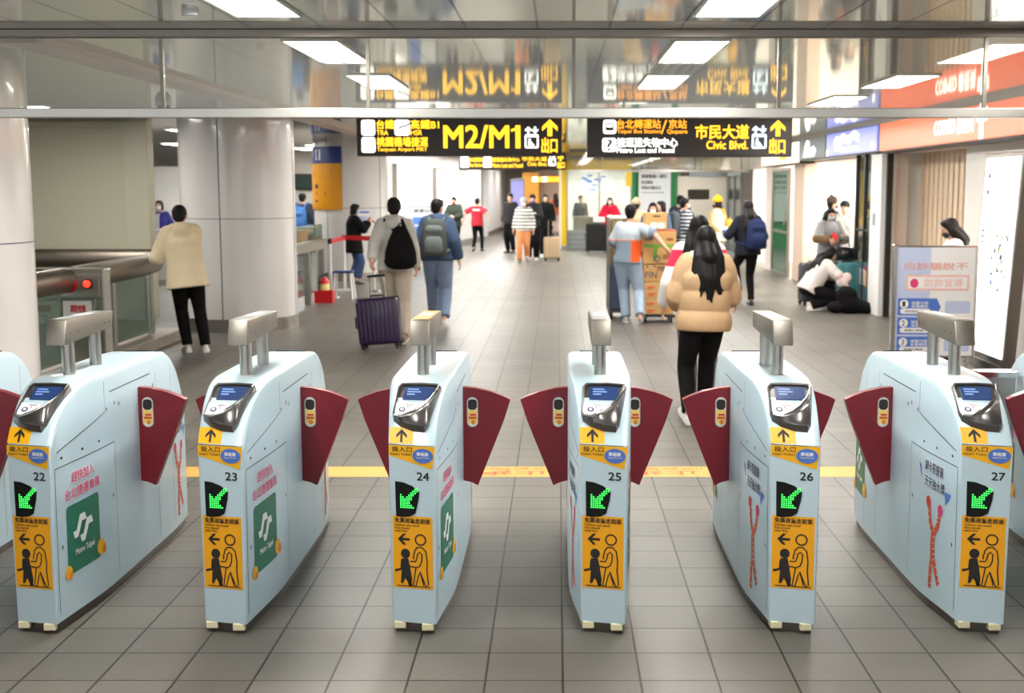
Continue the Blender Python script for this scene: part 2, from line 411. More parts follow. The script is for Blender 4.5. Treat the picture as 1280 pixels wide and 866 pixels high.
for (u, v, wd, h) in ((.2, 2.16, .55, .1), (.2, 2.1, .4, .03), (.25, 1.88, .12, .08), (.3, 1.74, .3, .07), (.25, 1.6, .1, .04)):
    f.rect(u, v, u + wd, v + h, INK)
f.build('lettering', onarc, sgo, .003)
nt_ = Flat(); nt_.rect(0, 0, .3, .42, WHITE); nt_.rect(.02, .36, .28, .4, BLUE, 1)
for k in range(4): nt_.rect(.04, .28 - k * .03, .24, .29 - k * .03, BLUE, 1)
nt_.rect(.1, .03, .22, .14, mat('notice_grey', (150, 160, 168), .6), 1)
def onarc2(u, v, e):
    a = math.radians(285) + u / .77; return (-4.3 + (.785 + e) * math.cos(a), 26.5 + (.77 + e) * math.sin(a), 1.02 + v)
tag(nt_.build('notice', onarc2, None, .003), 'white paper notice with blue heading stuck on the farther column', 'notice')

# ------------------------------------------------------------------ smoke barriers of wired glass
def barrier(y, x0, x1, first, step, label, zb=2.31):
    t = empty('smoke_barrier', (0, y, 0), label, 'barrier')
    MB().box(((x0 + x1) / 2, 0, CZ - .025), (x1 - x0, .07, .05), DSTEEL, .004).build('top_rail', t)
    MB().box(((x0 + x1) / 2, 0, zb + .03), (x1 - x0, .07, .06), STEEL, .004).build('bottom_rail', t)
    x = first
    xs = [x0]
    while x < x1: xs.append(x); x += step
    xs.append(x1)
    for a, b in zip(xs, xs[1:]):
        if b - a < .06: continue
        MB().box(((a + b) / 2, 0, (zb + .06 + CZ - .05) / 2), (b - a - .024, .007, CZ - .05 - zb - .06), WIREG).build('glass_pane', t)
    for x in xs[1:-1]: MB().box((x, 0, (zb + .06 + CZ - .05) / 2), (.022, .03, CZ - .05 - zb - .06), DSTEEL).build('mullion', t)
barrier(8.03, -5.5, 6.5, -5.028, 1.282, 'wired glass smoke barrier hanging from the ceiling in front of the signs')
barrier(33.0, .3, 5.0, 1.15, 1.2, 'smaller wired glass smoke barrier far off in front of the yellow framed shop', 2.3)

# ------------------------------------------------------------------ ceiling lights
LBODY = mat('lamp_tray_white', (235, 235, 232), .4)
def make_light():
    t = empty('ceiling_light', (0, 0, CZ), 'x', 'ceiling light', 'recessed fluorescent ceiling lights')
    fr = MB()
    for sx in (-1, 1): fr.box((sx * .185, 0, -.006), (.018, 1.38, .014), LBODY)
    for sy in (-1, 1): fr.box((0, sy * .685, -.006), (.388, .018, .014), LBODY)
    fr.build('frame', t); MB().box((0, 0, -.004), (.352, 1.352, .006), LAMPM).build('diffuser', t)
    return t
L0 = make_light(); used = False
LAB = {(0, 2): 'nearest ceiling light panel left of centre, cut by the top edge of the picture', (0, 3): 'ceiling light panel in the left row just behind the smoke barrier',
       (1, 2): 'nearest ceiling light panel right of centre, cut by the top edge of the picture', (1, 3): 'ceiling light panel just behind the smoke barrier, in front of the slotted vent',
       (0, 4): 'ceiling light panel in the left row above the first hanging sign', (1, 4): 'ceiling light panel behind the slotted vent in the middle row',
       (2, 4): 'ceiling light panel in the right row seen above the shop fascia'}
for i, x in enumerate((-1.64, .96, 3.12, -6.2)):
    for k in range(0, 20):
        y = 1.55 + k * 2.56 + (0 if i < 3 else 1.0)
        if k > 9: y = 1.55 + 9 * 2.56 + (k - 9) * 3.4
        if y > 56 or (i == 3 and y < 24): continue
        if i == 2 and y > 38: continue
        if i == 1 and 38 < y < 42: continue
        if k == 0 or (i == 2 and k in (1, 3)) or (k == 5 and i < 2): continue
        o = L0 if not used else dup(L0); used = True
        o.location = (x, y, CZ)
        o['label'] = LAB.get((i, k), ('left', 'middle', 'right', 'far left')[i] + ' row ceiling light panel ' + ('added overhead to light the gate fronts' if k < 2 else 'farther down the hall'))  # panels before the gates are out of view, added as front fill
for x, y, lb in ((-6.3, 10.4, 'ceiling light panel over the stairwell, nearest the left edge'), (-6.3, 12.9, 'ceiling light panel over the stairwell beside the beige panelled wall'), (-8.4, 28.3, 'ceiling light panel over the white staff counter'), (-5.5, 29.4, 'ceiling light panel behind the column over the ticket area'), (-6.3, 15.9, 'ceiling light panel in front of the beige panelled wall'), (-6.3, 21.8, 'added ceiling light panel left of the white column, brightening it'),  # last panel of this line is added to brighten the white column
                 (2.0, 37.9, 'added ceiling light panel brightening the far yellow shop'), (4.2, 37.9, 'added ceiling light panel brightening the beige service door'), (-2.75, 30.0, 'nearest added ceiling light panel brightening the left corridor wall'), (-2.7, 33.0, 'second added ceiling light panel brightening the left corridor wall'),  # added panels: end wall first, then the corridor wall
                 (-2.5, 36.0, 'third added ceiling light panel brightening the left corridor wall'), (-2.3, 39.5, 'fourth added ceiling light panel brightening the left corridor wall'), (-2.1, 44.0, 'farthest added ceiling light panel brightening the left corridor wall')):  # rest of the added row that whitens the corridor wall
    o = dup(L0); o.location = (x, y, CZ); o['label'] = lb
GREYD = mat('vent_grey', (150, 147, 140), .6)
v = empty('ceiling_vent', (.96, 10.45, CZ), 'dark slotted air vent in the ceiling between two light panels', 'vent')
MB().box((0, 0, -.004), (.36, .9, .006), GREYD).build('backing', v)
for k in range(4): MB().box((-.13 + k * .087, 0, -.012), (.04, .88, .012), BLACK).build('slot', v)
d = MB(); d.tube([(-2.03, 7.15, CZ - .03), (-2.03, 7.15, CZ)], [.04, .048], LBODY, 20); tag(d.build('smoke_detector', None, 30), 'small white smoke detector on the near ceiling, upper left', 'detector')
d = empty('security_camera', (-4.45, 14.5, CZ), 'small dark dome security camera near the beige wall', 'camera')
MB().tube([(0, 0, -.05), (0, 0, 0)], [.09, .09], LBODY, 20).build('base', d, 30); MB().ell((0, 0, -.05), (.075, .075, .075), BLACK).build('dome', d, 60)
d = MB(); d.tube([(.53, 6.5, CZ - .03), (.53, 6.5, CZ)], [.03, .055], LBODY, 20); tag(d.build('sprinkler', None, 30), 'round white sprinkler cover at the top of the picture', 'sprinkler')

# ------------------------------------------------------------------ hanging signs
def elevator_icon(f, u, v, s, m, bg):
    f.rect(u, v, u + s, v + s * 1.0, m, 1, s * .12); f.rect(u + s * .12, v + s * .12, u + s * .88, v + s * .8, bg, 2)
    f.disc(u + s * .35, v + s * .62, s * .09, s * .09, m, 3); f.poly([(u + s * .25, v + s * .5), (u + s * .45, v + s * .5), (u + s * .72, v + s * .2), (u + s * .25, v + s * .2)], m, 3)
    f.arrow(u + s * .25, v + s * 1.3, s * .5, 0, m, 1, .3); f.arrow(u + s * .75, v + s * 1.3, s * .5, math.pi, m, 1, .3)
def sign_base(loc, w, h, label, hang=True):
    t = empty('hanging_sign', loc, label, 'sign')
    MB().box((0, 0, 0), (w, .16, h), SIGNB, .012).build('housing', t)
    if hang:
        for sx in (-.32, .32): MB().tube([(sx * w, 0, h / 2 - .01), (sx * w, 0, CZ - loc[2])], .018, STEEL, 10).build('hanger_rod', t)
    return t
ZS = 2.517
t = sign_base((-1.23, 16.1, ZS), 2.57, .48, 'dark hanging sign reading M2/M1 with yellow lettering')
f = Flat(); k = 2.57 / 254; X = lambda px: (px - 575) * k; Z = lambda py: (170.5 - py) * k
f.rect(X(454), Z(169), X(471), Z(150), SIGNW, 1, .03); f.rect(X(495), Z(169), X(514), Z(150), SIGNW, 1, .03); f.rect(X(454), Z(190), X(471), Z(171), SIGNW, 1, .03)
f.stroke([(X(500), Z(161)), (X(504), Z(158)), (X(509), Z(157.5)), (X(514), Z(154))], .02, SIGNB, 2)
for kk in range(3): f.rect(X(457), Z(156 + kk * 4), X(468), Z(155 + kk * 4), mat('sign_grey', (190, 186, 180), .5), 2)
f.text('台鐵', X(473), Z(161), Z(150) - Z(161), SIGNY, X(494) - X(473), .02); f.text('TRA', X(473), Z(168.5), Z(162.5) - Z(168.5), SIGNY, X(487) - X(473), .02)
f.text('高鐵B1', X(515), Z(161), Z(150) - Z(161), SIGNY, X(550) - X(515), .02); f.text('HSR', X(515), Z(168.5), Z(162.5) - Z(168.5), SIGNY, X(529) - X(515), .02)
f.text('桃園機場捷運', X(473), Z(182.5), Z(171) - Z(182.5), SIGNY, X(536) - X(473), .02); f.text('Taoyuan Airport MRT', X(473), Z(189.5), Z(183.5) - Z(189.5), SIGNY, X(535) - X(473), .015)
f.text('M2/M', X(556), Z(184), Z(157) - Z(184), SIGNY, X(636) - X(556), .028); f.rect(X(644.5), Z(184.6), X(650.5), Z(156.6), SIGNY, 1); f.poly([(X(639), Z(164.5)), (X(644.5), Z(163)), (X(644.5), Z(156.6)), (X(646), Z(156.6)), (X(643), Z(160.5)), (X(639), Z(161))], SIGNY, 1.3)
elevator_icon(f, X(656), Z(184.5), X(673) - X(656), SIGNW, SIGNB)
f.arrow(X(687), Z(159.5), .21, 0, SIGNY, 1, .28); f.text('出口', X(677), Z(190), Z(172) - Z(190), SIGNY, X(696) - X(677), .025)
f.build('lettering', front(0, -.08, 0), t)
t = sign_base((1.653, 16.1, ZS), 2.57, .5, 'dark hanging sign reading Civic Blvd. with yellow and white lettering')
X = lambda px: (px - 861) * k; Z = lambda py: (171.5 - py) * k
f = Flat()
f.rect(X(754), Z(168), X(770), Z(151), SIGNW, 1, .03); f.rect(X(753), Z(190), X(770), Z(173), SIGNW, 1, .03)
f.rect(X(757), Z(164), X(767), Z(155), SIGNB, 2, .015); f.rect(X(758.5), Z(160), X(765.5), Z(156.5), SIGNW, 3)
f.text('?', X(759), Z(188), Z(175) - Z(188), SIGNB, X(765) - X(759), .02, 2)
f.text('台北轉運站', X(771), Z(161.5), Z(150.5) - Z(161.5), SIGNO, X(825) - X(771), .02); f.stroke([(X(826), Z(168)), (X(832), Z(151))], .02, SIGNO, 1)
f.text('京站', X(835), Z(161.5), Z(150.5) - Z(161.5), SIGNO, X(857) - X(835), .02)
f.text('Taipei Bus Station', X(771), Z(168.5), Z(162.5) - Z(168.5), SIGNO, X(825) - X(771), .02); f.text('Qsquare', X(833), Z(169), Z(162.5) - Z(169), SIGNO, X(858) - X(833), .02)
f.text('捷運遺失物中心', X(771), Z(184), Z(173) - Z(184), SIGNW, X(846) - X(771), .02); f.text('Metro Lost and Found', X(771), Z(191), Z(185) - Z(191), SIGNW, X(842) - X(771), .02)
f.text('市民大道', X(868), Z(174), Z(157) - Z(174), SIGNY, X(934) - X(868), .02); f.text('Civic Blvd.', X(882), Z(186.5), Z(176.5) - Z(186.5), SIGNY, X(933) - X(882), .02)
elevator_icon(f, X(938), Z(186), X(956) - X(938), mat('lit_cool_white', (225, 240, 250), .5, emit=(225, 242, 255), es=1.3), SIGNB)
f.arrow(X(970), Z(161), .2, 0, SIGNY, 1, .28); f.text('出口', X(960), Z(192), Z(174) - Z(192), SIGNY, X(979) - X(960), .025)
f.build('lettering', front(0, -.08, 0), t)
t = sign_base((-1.07, 30.5, 2.53), 2.55, .42, 'farther dark hanging sign half hidden under the M2/M1 sign')
f = Flat(); k2 = 2.55 / 133; X = lambda px: (px - 641.5) * k2; Z = lambda py: (201 - py) * k2
f.rect(X(577), Z(209), X(587), Z(196), SIGNW, 1, .02); f.rect(X(605), Z(209), X(615), Z(196), SIGNW, 1, .02)
f.text('台北轉運站', X(588), Z(202), Z(197) - Z(202), SIGNY, X(604) - X(588), .03); f.text('Bus Station', X(588), Z(208), Z(204) - Z(208), SIGNY, X(604) - X(588), .03)
f.text('捷運遺失物中心', X(616), Z(202), Z(197) - Z(202), SIGNY, X(650) - X(616), .03); f.text('Metro Lost and Found', X(616), Z(209), Z(204) - Z(209), SIGNY, X(654) - X(616), .03)
f.text('市民大道', X(653), Z(201), Z(196) - Z(201), SIGNY, X(684) - X(653), .03); f.text('Civic Blvd.', X(660), Z(207), Z(202.5) - Z(207), SIGNY, X(684) - X(660), .03)
elevator_icon(f, X(686), Z(207), X(695) - X(686), SIGNW, SIGNB); f.arrow(X(701), Z(197), .16, 0, SIGNY, 1, .28); f.text('出口', X(697), Z(210), Z(202) - Z(210), SIGNY, X(706) - X(697), .03)
f.build('lettering', front(0, -.08, 0), t)
t = sign_base((-.45, 54, 2.27), 1.4, .3, 'small orange lit sign far away over the passage entrance')
f = Flat(); f.rect(-.68, -.12, .68, .12, SIGNO); f.rect(-.6, -.1, -.4, .1, SIGNW, 1); f.rect(-.2, -.1, 0, .1, SIGNW, 1); f.build('lettering', front(0, -.08, 0), t)

# ------------------------------------------------------------------ ticket gates
ST = [-.93, -.92, -.905, -.885, -.85, -.81, -.76, -.70, -.64, -.57, -.50, -.40, -.25, 0, .25, .42, .50, .56, .62, .69, .75, .81, .86, .885, .90]
HW = [(-.93, .096), (-.92, .1015), (-.8, .112), (-.65, .126), (-.5, .137), (-.35, .142), (.5, .142), (.7, .134), (.86, .118), (.885, .112), (.9, .1)]
TP = [(-.93, .812), (-.905, .848), (-.885, .876), (-.85, .912), (-.81, .945), (-.76, .977), (-.70, 1.005), (-.64, 1.024), (-.57, 1.036), (-.5, 1.04), (.38, 1.036), (.5, 1.02), (.56, 1.0), (.62, .968), (.69, .915), (.75, .85), (.81, .78), (.86, .70), (.9, .62)]
def interp(T, y):
    if y <= T[0][0]: return T[0][1]
    for (a, p), (b, q) in zip(T, T[1:]):
        if y <= b: return p + (q - p) * (y - a) / (b - a)
    return T[-1][1]
def fade(y): return 1 - max(0, min(1, (y + .93) / .38))
def hw(y, z): return interp(HW, y) * (1 - .07 * (1 - min(1, z / .8)) * fade(y))
def sk(x, y): return y - .25 * x * fade(y)
def side(s):                                                    # u = local y, v = z on the right (s = 1) or left (s = -1) flank
    return lambda u, v, e: (s * (hw(u, v) + e), sk(s * hw(u, v), u), v)
def fr(u, v, e): return (u, -.93 - .25 * u - e, v)              # front face
def crownz(u, v, e):                                            # v = height up the curved front of the crown
    y = interp([(z, yy) for yy, z in TP[:10]], v); return (u, sk(u, y) - e * .7, v + e * .6)
def crown(u, v, e):                                             # v = local y along the curved top
    z = interp(TP, v); return (u, sk(u, v) - e * .6, z + e * .8)
def gate_body():
    rings = []
    for y in ST:
        t = interp(TP, y); zs = [.046, .2, .35, .5, .6, t - .03, t - .012, t - .003]; ins = [0, 0, 0, 0, 0, 0, .006, .016]
        L = []
        for z, i in zip(zs, ins):
            x = -(hw(y, z) - i); L.append((x, sk(x, y), z))
        w = hw(y, t) - .03
        mid = [(x, sk(x, y), t) for x in (-w, -w / 3, w / 3, w)]
        R = []
        for z, i in zip(reversed(zs), reversed(ins)):
            x = hw(y, z) - i; R.append((x, sk(x, y), z))
        bot = [(x, sk(x, y), .046) for x in (w * .6, -w * .6)]
        rings.append(L + mid + R + bot)
    return MB().rings(rings, GATEB)
def gate_plinth():
    rings = []
    for y in ST[1:-1]:
        x = hw(y, .1) - .012; yy = y * .985
        rings.append([(-x, sk(-x, yy), .0), (-x, sk(-x, yy), .03), (-x - .002, sk(-x, yy), .03), (-x, sk(-x, yy), .05), (x, sk(x, yy), .05), (x + .002, sk(x, yy), .03), (x, sk(x, yy), .03), (x, sk(x, yy), 0)])
    return MB().rings(rings, DSTEEL)
def slope(a, b, e):                                             # the display plane
    p = Vector((a, -.895 + .225 * b, .868 + .145 * b)) + Vector((0, -.54, .84)) * e
    return (p.x, p.y - .25 * p.x * .62, p.z)
def display_parts(t, lit):
    out = [(-.07, 1.0), (.02, 1.02), (.094, 1.0), (.106, .93), (.088, .5), (.068, .08), (.052, -.03), (.0, -.01), (-.05, .06), (-.085, .17), (-.092, .3), (-.084, .92)]
    ins = [(x * .9 + .0006, .49 + (y - .49) * .9) for x, y in out]
    b = MB(); n = len(out)
    vs = [slope(x, y, -.03) for x, y in out] + [slope(x, y, .022) for x, y in out] + [slope(x * .96, .49 + (y - .49) * .96, .03) for x, y in out] + [slope(x, y, .028) for x, y in ins] + [slope(x, y, .018) for x, y in ins]
    fs = [(r * n + k, r * n + (k + 1) % n, (r + 1) * n + (k + 1) % n, (r + 1) * n + k) for r in range(4) for k in range(n)] + [tuple(4 * n + k for k in range(n))]
    b.add(vs, fs, GRAPH)
    bz = b.build('display_bezel', t, 40)
    b = MB(); b.prism([(-.056, .62), (.064, .62), (.074, .92), (-.052, .92)], lambda u, v: slope(u, v, .016), lambda u, v: slope(u, v, .024), LCD)
    scr = b.build('screen', bz)
    f = Flat()
    for k, (a, w) in enumerate(((.84, .05), (.78, .06), (.72, .035))): f.rect(-.04, a, -.04 + w, a + .03, LCDT)
    f.build('screen_text', lambda u, v, e: slope(u, v, .024 + e), scr)
    b = MB(); b.prism([(-.08, .53), (.03, .47), (-.015, .27), (-.045, .2), (-.083, .2)], lambda u, v: slope(u, v, .018), lambda u, v: slope(u, v, .027), WHITE)
    tp = b.build('token_panel', bz)
    f = Flat(); f.disc(-.052, .36, .014, .055, NAVY, 0); f.disc(-.052, .36, .008, .03, WHITE, 1); f.rect(-.04, .46, -.005, .475, INK); f.disc(-.028, .42, .004, .016, PINK)
    f.build('token_label', lambda u, v, e: slope(u, v, .027 + e), tp)
    b = MB(); b.prism([(-.028, .28), (-.004, .36), (.014, .34), (-.012, .27)], lambda u, v: slope(u, v, .018), lambda u, v: slope(u, v, .03), BLACK); b.build('token_slot', bz)
    ridge = [(.096, .95), (.088, .8), (.07, .62), (.035, .43), (-.005, .28), (-.05, .17), (-.085, .2)]
    edge = [(.098, .9), (.092, .6), (.078, .3), (.062, .02), (.02, .0), (-.04, .05), (-.084, .17)]
    b = MB(); m = len(ridge); r0 = [slope(x, y, .034) for x, y in ridge]
    r1 = [slope((x + p) / 2, (y + q) / 2, .03 + .035 * math.sin(math.pi * i / (m - 1))) for i, ((x, y), (p, q)) in enumerate(zip(ridge, edge))]
    r2 = [slope(p, q, .024) for p, q in edge]; r3 = [slope(x, y, .016) for x, y in ridge]
    vs = r0 + r1 + r2 + r3
    fs = [(j * m + i, j * m + i + 1, (j + 1) * m + i + 1, (j + 1) * m + i) for j in range(3) for i in range(m - 1)] + [(3 * m + i, 3 * m + i + 1, i + 1, i) for i in range(m - 1)] + [(0, m, 2 * m, 3 * m), (m - 1, 4 * m - 1, 3 * m - 1, 2 * m - 1)]
    b.add(vs, fs, GRAPH); hd = b.build('hood', bz, 70)
    MB().tube([slope(x, y, .036) for x, y in ridge], [.003, .0045, .006, .0065, .0065, .006, .004], CHROME, 8).build('chrome_ridge', hd, 60)
def child_sticker(t):
    f = Flat(); W_, H_ = .172, .312
    f.rect(-.086, 0, .086, H_, mat('orange_vinyl', (255, 176, 16), .45, noise=.02))
    f.text('免票孩童走前面', -.076, .283, .021, INK, .152, .02)
    for k, s in enumerate(('Children who travel', 'free should', 'enter first.')): f.text(s, -.076, .2685 - k * .0125, .0095, INK, (.105, .062, .055)[k], .01)
    f.arrow(-.038, .212, .052, math.pi / 2, INK, 1, .2)
    f.disc(-.032, .15, .02, .021, INK, 1); f.ring(.034, .213, .022, .006, INK, 1)
    # child: body leaning, arm out, legs
    f.poly([(-.05, .128), (-.02, .13), (-.012, .09), (-.004, .04), (-.008, .012), (-.02, .012), (-.03, .05), (-.044, .02), (-.054, .02), (-.05, .07), (-.05, .095)], INK, 1)
    f.stroke([(-.047, .12), (-.05, .082), (-.078, .074)], .011, INK, 1); f.stroke([(-.03, .05), (-.008, .012)], .012, INK, 1)
    # adult outline
    f.stroke([(-.012, .118), (.012, .118), (.018, .135), (.02, .15), (.03, .16), (.04, .15), (.038, .12), (.03, .1), (.016, .092), (-.014, .096)], .0055, INK, 1)
    f.stroke([(.006, .15), (.008, .165), (.02, .18), (.04, .181), (.056, .165), (.062, .12), (.06, .08), (.066, .02), (.056, .012), (.048, .03), (.03, .075)], .0055, INK, 1)
    f.stroke([(.012, .09), (.006, .05), (.0, .014), (.012, .012), (.024, .06), (.03, .075), (.046, .015)], .005, INK, 1)
    f.stroke([(.004, .15), (.002, .128)], .0055, INK, 1); f.rect(-.07, .008, .075, .012, INK, 1)
    return f.build('child_priority_sticker', lambda u, v, e: fr(u - .002, v + .196, e), t)
def side_art(t, s, kind, y0):
    """kind 'club': pink words over a green poster; kind 'card': navy words over an orange ribbon. y0: left end of the artwork along the flank, reading direction keeps the words right way round."""
    S = side(s); fn = (lambda u, v, e: S(y0 + u, v, e)) if s > 0 else (lambda u, v, e: S(y0 - u, v, e))
    if kind == 'club':
        HALO = mat('pale_pink_halo', (250, 228, 236), .5)
        f = Flat(); f.text('趕快加入', .075, .615, .046, HALO, .2, .09, 0); f.text('台北捷運會員', .015, .548, .046, HALO, .31, .09, 0)
        f.text('趕快加入', .075, .615, .046, PINK, .2, .006, 1); f.text('台北捷運會員', .015, .548, .046, PINK, .31, .006, 1); f.build('club_lettering', fn, t, cu=.025)
        f = Flat(); GP = mat('poster_green', (30, 112, 84), .4, noise=.25, nscale=4); f.rect(.02, .22, .31, .52, GP, 0, .02)
        for dx, dv in ((0, 0), (.058, -.03)):
            f.poly([(.082 + dx, .368 + dv), (.112 + dx, .368 + dv), (.148 + dx, .43 + dv), (.188 + dx, .43 + dv), (.176 + dx, .462 + dv), (.132 + dx, .462 + dv), (.1 + dx, .4 + dv), (.07 + dx, .4 + dv)], WHITE, 1)
        f.text('Metro Taipei', .085, .285, .034, WHITE, .165, .02)
        f.build('green_poster', fn, t, cu=.025)
        f = Flat(); f.disc(.02, .235, .03, .03, YEL, 2);  f.disc(.034, .22, .016, .016, mat('ochre_vinyl', (232, 140, 30), .5), 3); f.build('yellow_fruit_sticker', fn, t, cu=.025); f = Flat(); f.disc(.31, .265, .038, .036, YEL, 2); f.disc(.34, .25, .02, .022, mat('ochre_vinyl', (232, 140, 30), .5), 3)
        f.build('yellow_fruit_sticker', fn, t, cu=.025)
    else:
        HALO = mat('white_halo', (240, 242, 244), .5)
        f = Flat(); f.text('綁卡搭捷運', .05, .62, .05, HALO, .22, .06, 0); f.text('天天抽大獎', .05, .55, .05, HALO, .24, .06, 0)
        f.text('綁卡搭捷運', .05, .62, .05, NAVY, .22, .006, 1); f.text('天天抽大獎', .05, .55, .05, NAVY, .24, .006, 1)
        f.build('lottery_lettering', fn, t, cu=.025)
        for P_ in ([(-.03, .64), (.0, .63), (.005, .57)], [(.29, .57), (.36, .57), (.3, .51)]): f = Flat(); f.poly(P_, BLUE, 1); f.build('blue_triangle', fn, t, cu=.025)
        f = Flat()                                                   # a plain striped forking ribbon
        for pts, w in (([(.17, .36), (.165, .3), (.17, .25)], .05), ([(.17, .35), (.13, .4), (.115, .46)], .036), ([(.17, .35), (.22, .4), (.235, .45)], .036), ([(.17, .26), (.15, .19), (.145, .1)], .036), ([(.17, .26), (.21, .19), (.245, .14)], .036)):
            f.stroke(pts, w, ORANGE, 0)
            for a, b in zip(pts, pts[1:]):
                A, B = Vector(a), Vector(b); d = (B - A).normalized(); q = Vector((-d.y, d.x))
                for tt in (.3, .75):
                    c = A.lerp(B, tt); f.stroke([tuple(c + q * w * .5), tuple(c + q * w * .05)], .006, GATEB, 1)
        f.disc(.105, .485, .028, .026, mat('red_dot_vinyl', (222, 60, 60), .5), 1); f.disc(.245, .475, .028, .026, PINK, 1)
        f.build('ribbon_sticker', fn, t, cu=.025)
def seams(t, s):
    S = side(s); f = Flat()
    f.stroke([(-.42, 1.0), (-.42, .862), (-.88, .772)], .004, SEAM); f.stroke([(-.9, .705), (-.32, .705)], .004, SEAM); f.stroke([(-.9, .705), (-.9, .085)], .004, SEAM)
    f.stroke([(-.32, .705), (-.32, .085)], .003, SEAM); f.stroke([(.3, .945), (.3, .085)], .003, SEAM); f.stroke([(-.36, .945), (.22, .945)], .005, SEAM)
    f.stroke([(.56, .94), (.56, .09)], .003, SEAM)
    f.build('panel_seam', S, t, cu=.03)
    b = MB()
    f = Flat()
    for y in (-.84, -.66, -.5): f.disc(y, .742, .009, .006, BLACK)
    for y, z in ((-.4, .87), (-.24, .87), (-.36, .46), (-.86, .36), (.26, .88), (.26, .5)): f.disc(y, z, .006, .01, SEAM)
    f.disc(-.3, .885, .006, .009, mat('red_led_dot', (190, 40, 40), .4)); f.disc(.12, .9, .006, .008, WHITE)
    f.build('screw_dots', S, t)
def flap(t, s):
    x0 = s * .128
    P = [(0, .905), (.07, .9), (.15, .882), (.215, .858), (.247, .842), (.215, .74), (.085, .412), (.05, .428), (0, .44)]
    F0 = lambda u, v: (x0 + s * u, .035, v); F1 = lambda u, v: (x0 + s * u, .08, v)
    b = MB(); b.prism(P, F0, F1, RED); o = b.build('gate_flap', t)
    mm = Flat(); fx = (lambda u, v, e: (x0 + s * .06 + u, .035 - e, .78 + v))
    mm.rect(-.027, -.075, .027, .075, mat('sticker_silver', (205, 200, 192), .4), 0, .026); mm.rect(-.022, -.068, .022, .068, WHITE, 1, .021); mm.rect(-.022, .012, .022, .064, INK, 2, .016)
    mm.rect(-.022, -.055, .022, .012, mat('pale_yellow_vinyl', (250, 214, 120), .5), 2); mm.rect(-.012, -.018, .018, -.008, mat('red_dot_vinyl', (222, 60, 60), .5), 3); mm.rect(-.018, -.034, .02, -.022, ORANGE, 3); mm.disc(.004, -.05, .011, .012, mat('ochre_vinyl', (232, 140, 30), .5), 3)
    mm.build('warning_sticker', fx, o)
def make_gate(x, num, top, label):
    t = empty('ticket_gate', (x, 6.1, 0), label, 'ticket gate', 'row of ticket gates')
    gate_body().build('body', t, 24); gate_plinth().build('plinth', t, 40)
    for sx in (-.062, .058): MB().box((sx, -.935 - .25 * sx + .03, .032), (.05, .06, .03), CREAM, .004).build('rubber_block', t)
    display_parts(t, True)
    f = Flat(); f.rect(-.098, .815, .004, .876, YEL, 0, .004)
    f.arrow(-.046, .845, .05, 0, INK, 1, .2); f.build('arrow_sticker', crownz, t, cv=.006)
    f = Flat(); f.poly([(-.1, .808), (.098, .808), (.097, .79), (.085, .712), (-.1, .765)], YEL); f.text('投入口', -.085, .782, .022, INK, .085, .01)
    f.text('Insert Token', -.092, .768, .009, INK, .09, .012); f.disc(.046, .768, .044, .031, BLUE, 2); f.text('單程票', .02, .768, .015, WHITE, .05, .03, 3); f.text('Single Journey', .018, .757, .007, WHITE, .056, .01, 3)
    f.build('token_sticker', fr, t)
    f = Flat(); f.rect(-.101, .8095, .1, .812, SEAM); f.build('front_seam', fr, t)
    f = Flat(); f.text(num, .02, .664, .034, INK, .052, .02, 0); f.build('number_decal', fr, t)
    P = [(-.074, .655), (-.04, .652), (.0, .638), (.03, .614), (.026, .58), (.012, .522), (-.01, .508), (-.045, .503), (-.072, .505)]
    b = MB(); b.prism(P, lambda u, v: fr(u, v, -.004), lambda u, v: fr(u, v, .003), mat('led_window', (8, 12, 10), .12)); lp = b.build('led_panel', t)
    rows = ['.......11', '......111', '.....111.', '1...111..', '11.111...', '111111...', '11111....', '11111....', '111111...', '1111111..']
    f = Flat()
    for j, r in enumerate(rows):
        for i, ch in enumerate(r):
            if ch == '1': f.disc(-.05 + i * .0088, .625 - j * .0088, .0033, .0033, GREENLED, 0, 10)
    f.build('led_dot_arrow', lambda u, v, e: fr(u, v, .003 + e), lp)
    child_sticker(t)
    for s in (-1, 1): seams(t, s); flap(t, s)
    side_art(t, 1, 'club', -.84); side_art(t, 1, 'card', .5)
    side_art(t, -1, 'card', -.48); side_art(t, -1, 'club', .86)
    # card reader on two posts
    for yy in (-.45, -.12): MB().tube([(0, yy, 1.03), (0, yy, 1.24)], .0275, STEEL, 28).build('reader_post', t, 40)
    b = MB(); w = .044
    prof = [(-.60, 1.187), (-.565, 1.298), (.02, 1.283), (.0, 1.205)]
    b2 = bmesh.new(); vv = [[b2.verts.new((sx * w, y, z)) for y, z in prof] for sx in (-1, 1)]
    b2.faces.new(vv[0]); b2.faces.new(list(reversed(vv[1])))
    for i in range(4): b2.faces.new([vv[0][(i + 1) % 4], vv[0][i], vv[1][i], vv[1][(i + 1) % 4]])
    bmesh.ops.bevel(b2, geom=b2.edges[:], offset=.006, segments=2, affect='EDGES', profile=.5)
    b2.verts.index_update(); b.add([v.co.copy() for v in b2.verts], [tuple(v.index for v in f.verts) for f in b2.faces], READER); b2.free()
    rd = b.build('card_reader', t, 40)
    f = Flat(); f.rect(-.038, -.545, .038, .0, top, 0); f.rect(-.028, -.34, .026, -.16, WHITE, 1, .008); f.rect(-.012, -.3, .014, -.2, mat('sign_grey', (190, 186, 180), .5), 2)
    f.build('card_pad', lambda u, v, e: (u, v, 1.298 - .015 * (v + .565) / .585 + e), rd)
    f = Flat()
    for yy in (-.53, -.44, -.1, -.04): f.disc(yy, 1.235, .006, .006, BLACK)
    for s in (-1, 1): f.build('reader_screw', (lambda s: lambda u, v, e: (s * (w + e), u, v))(s), rd)
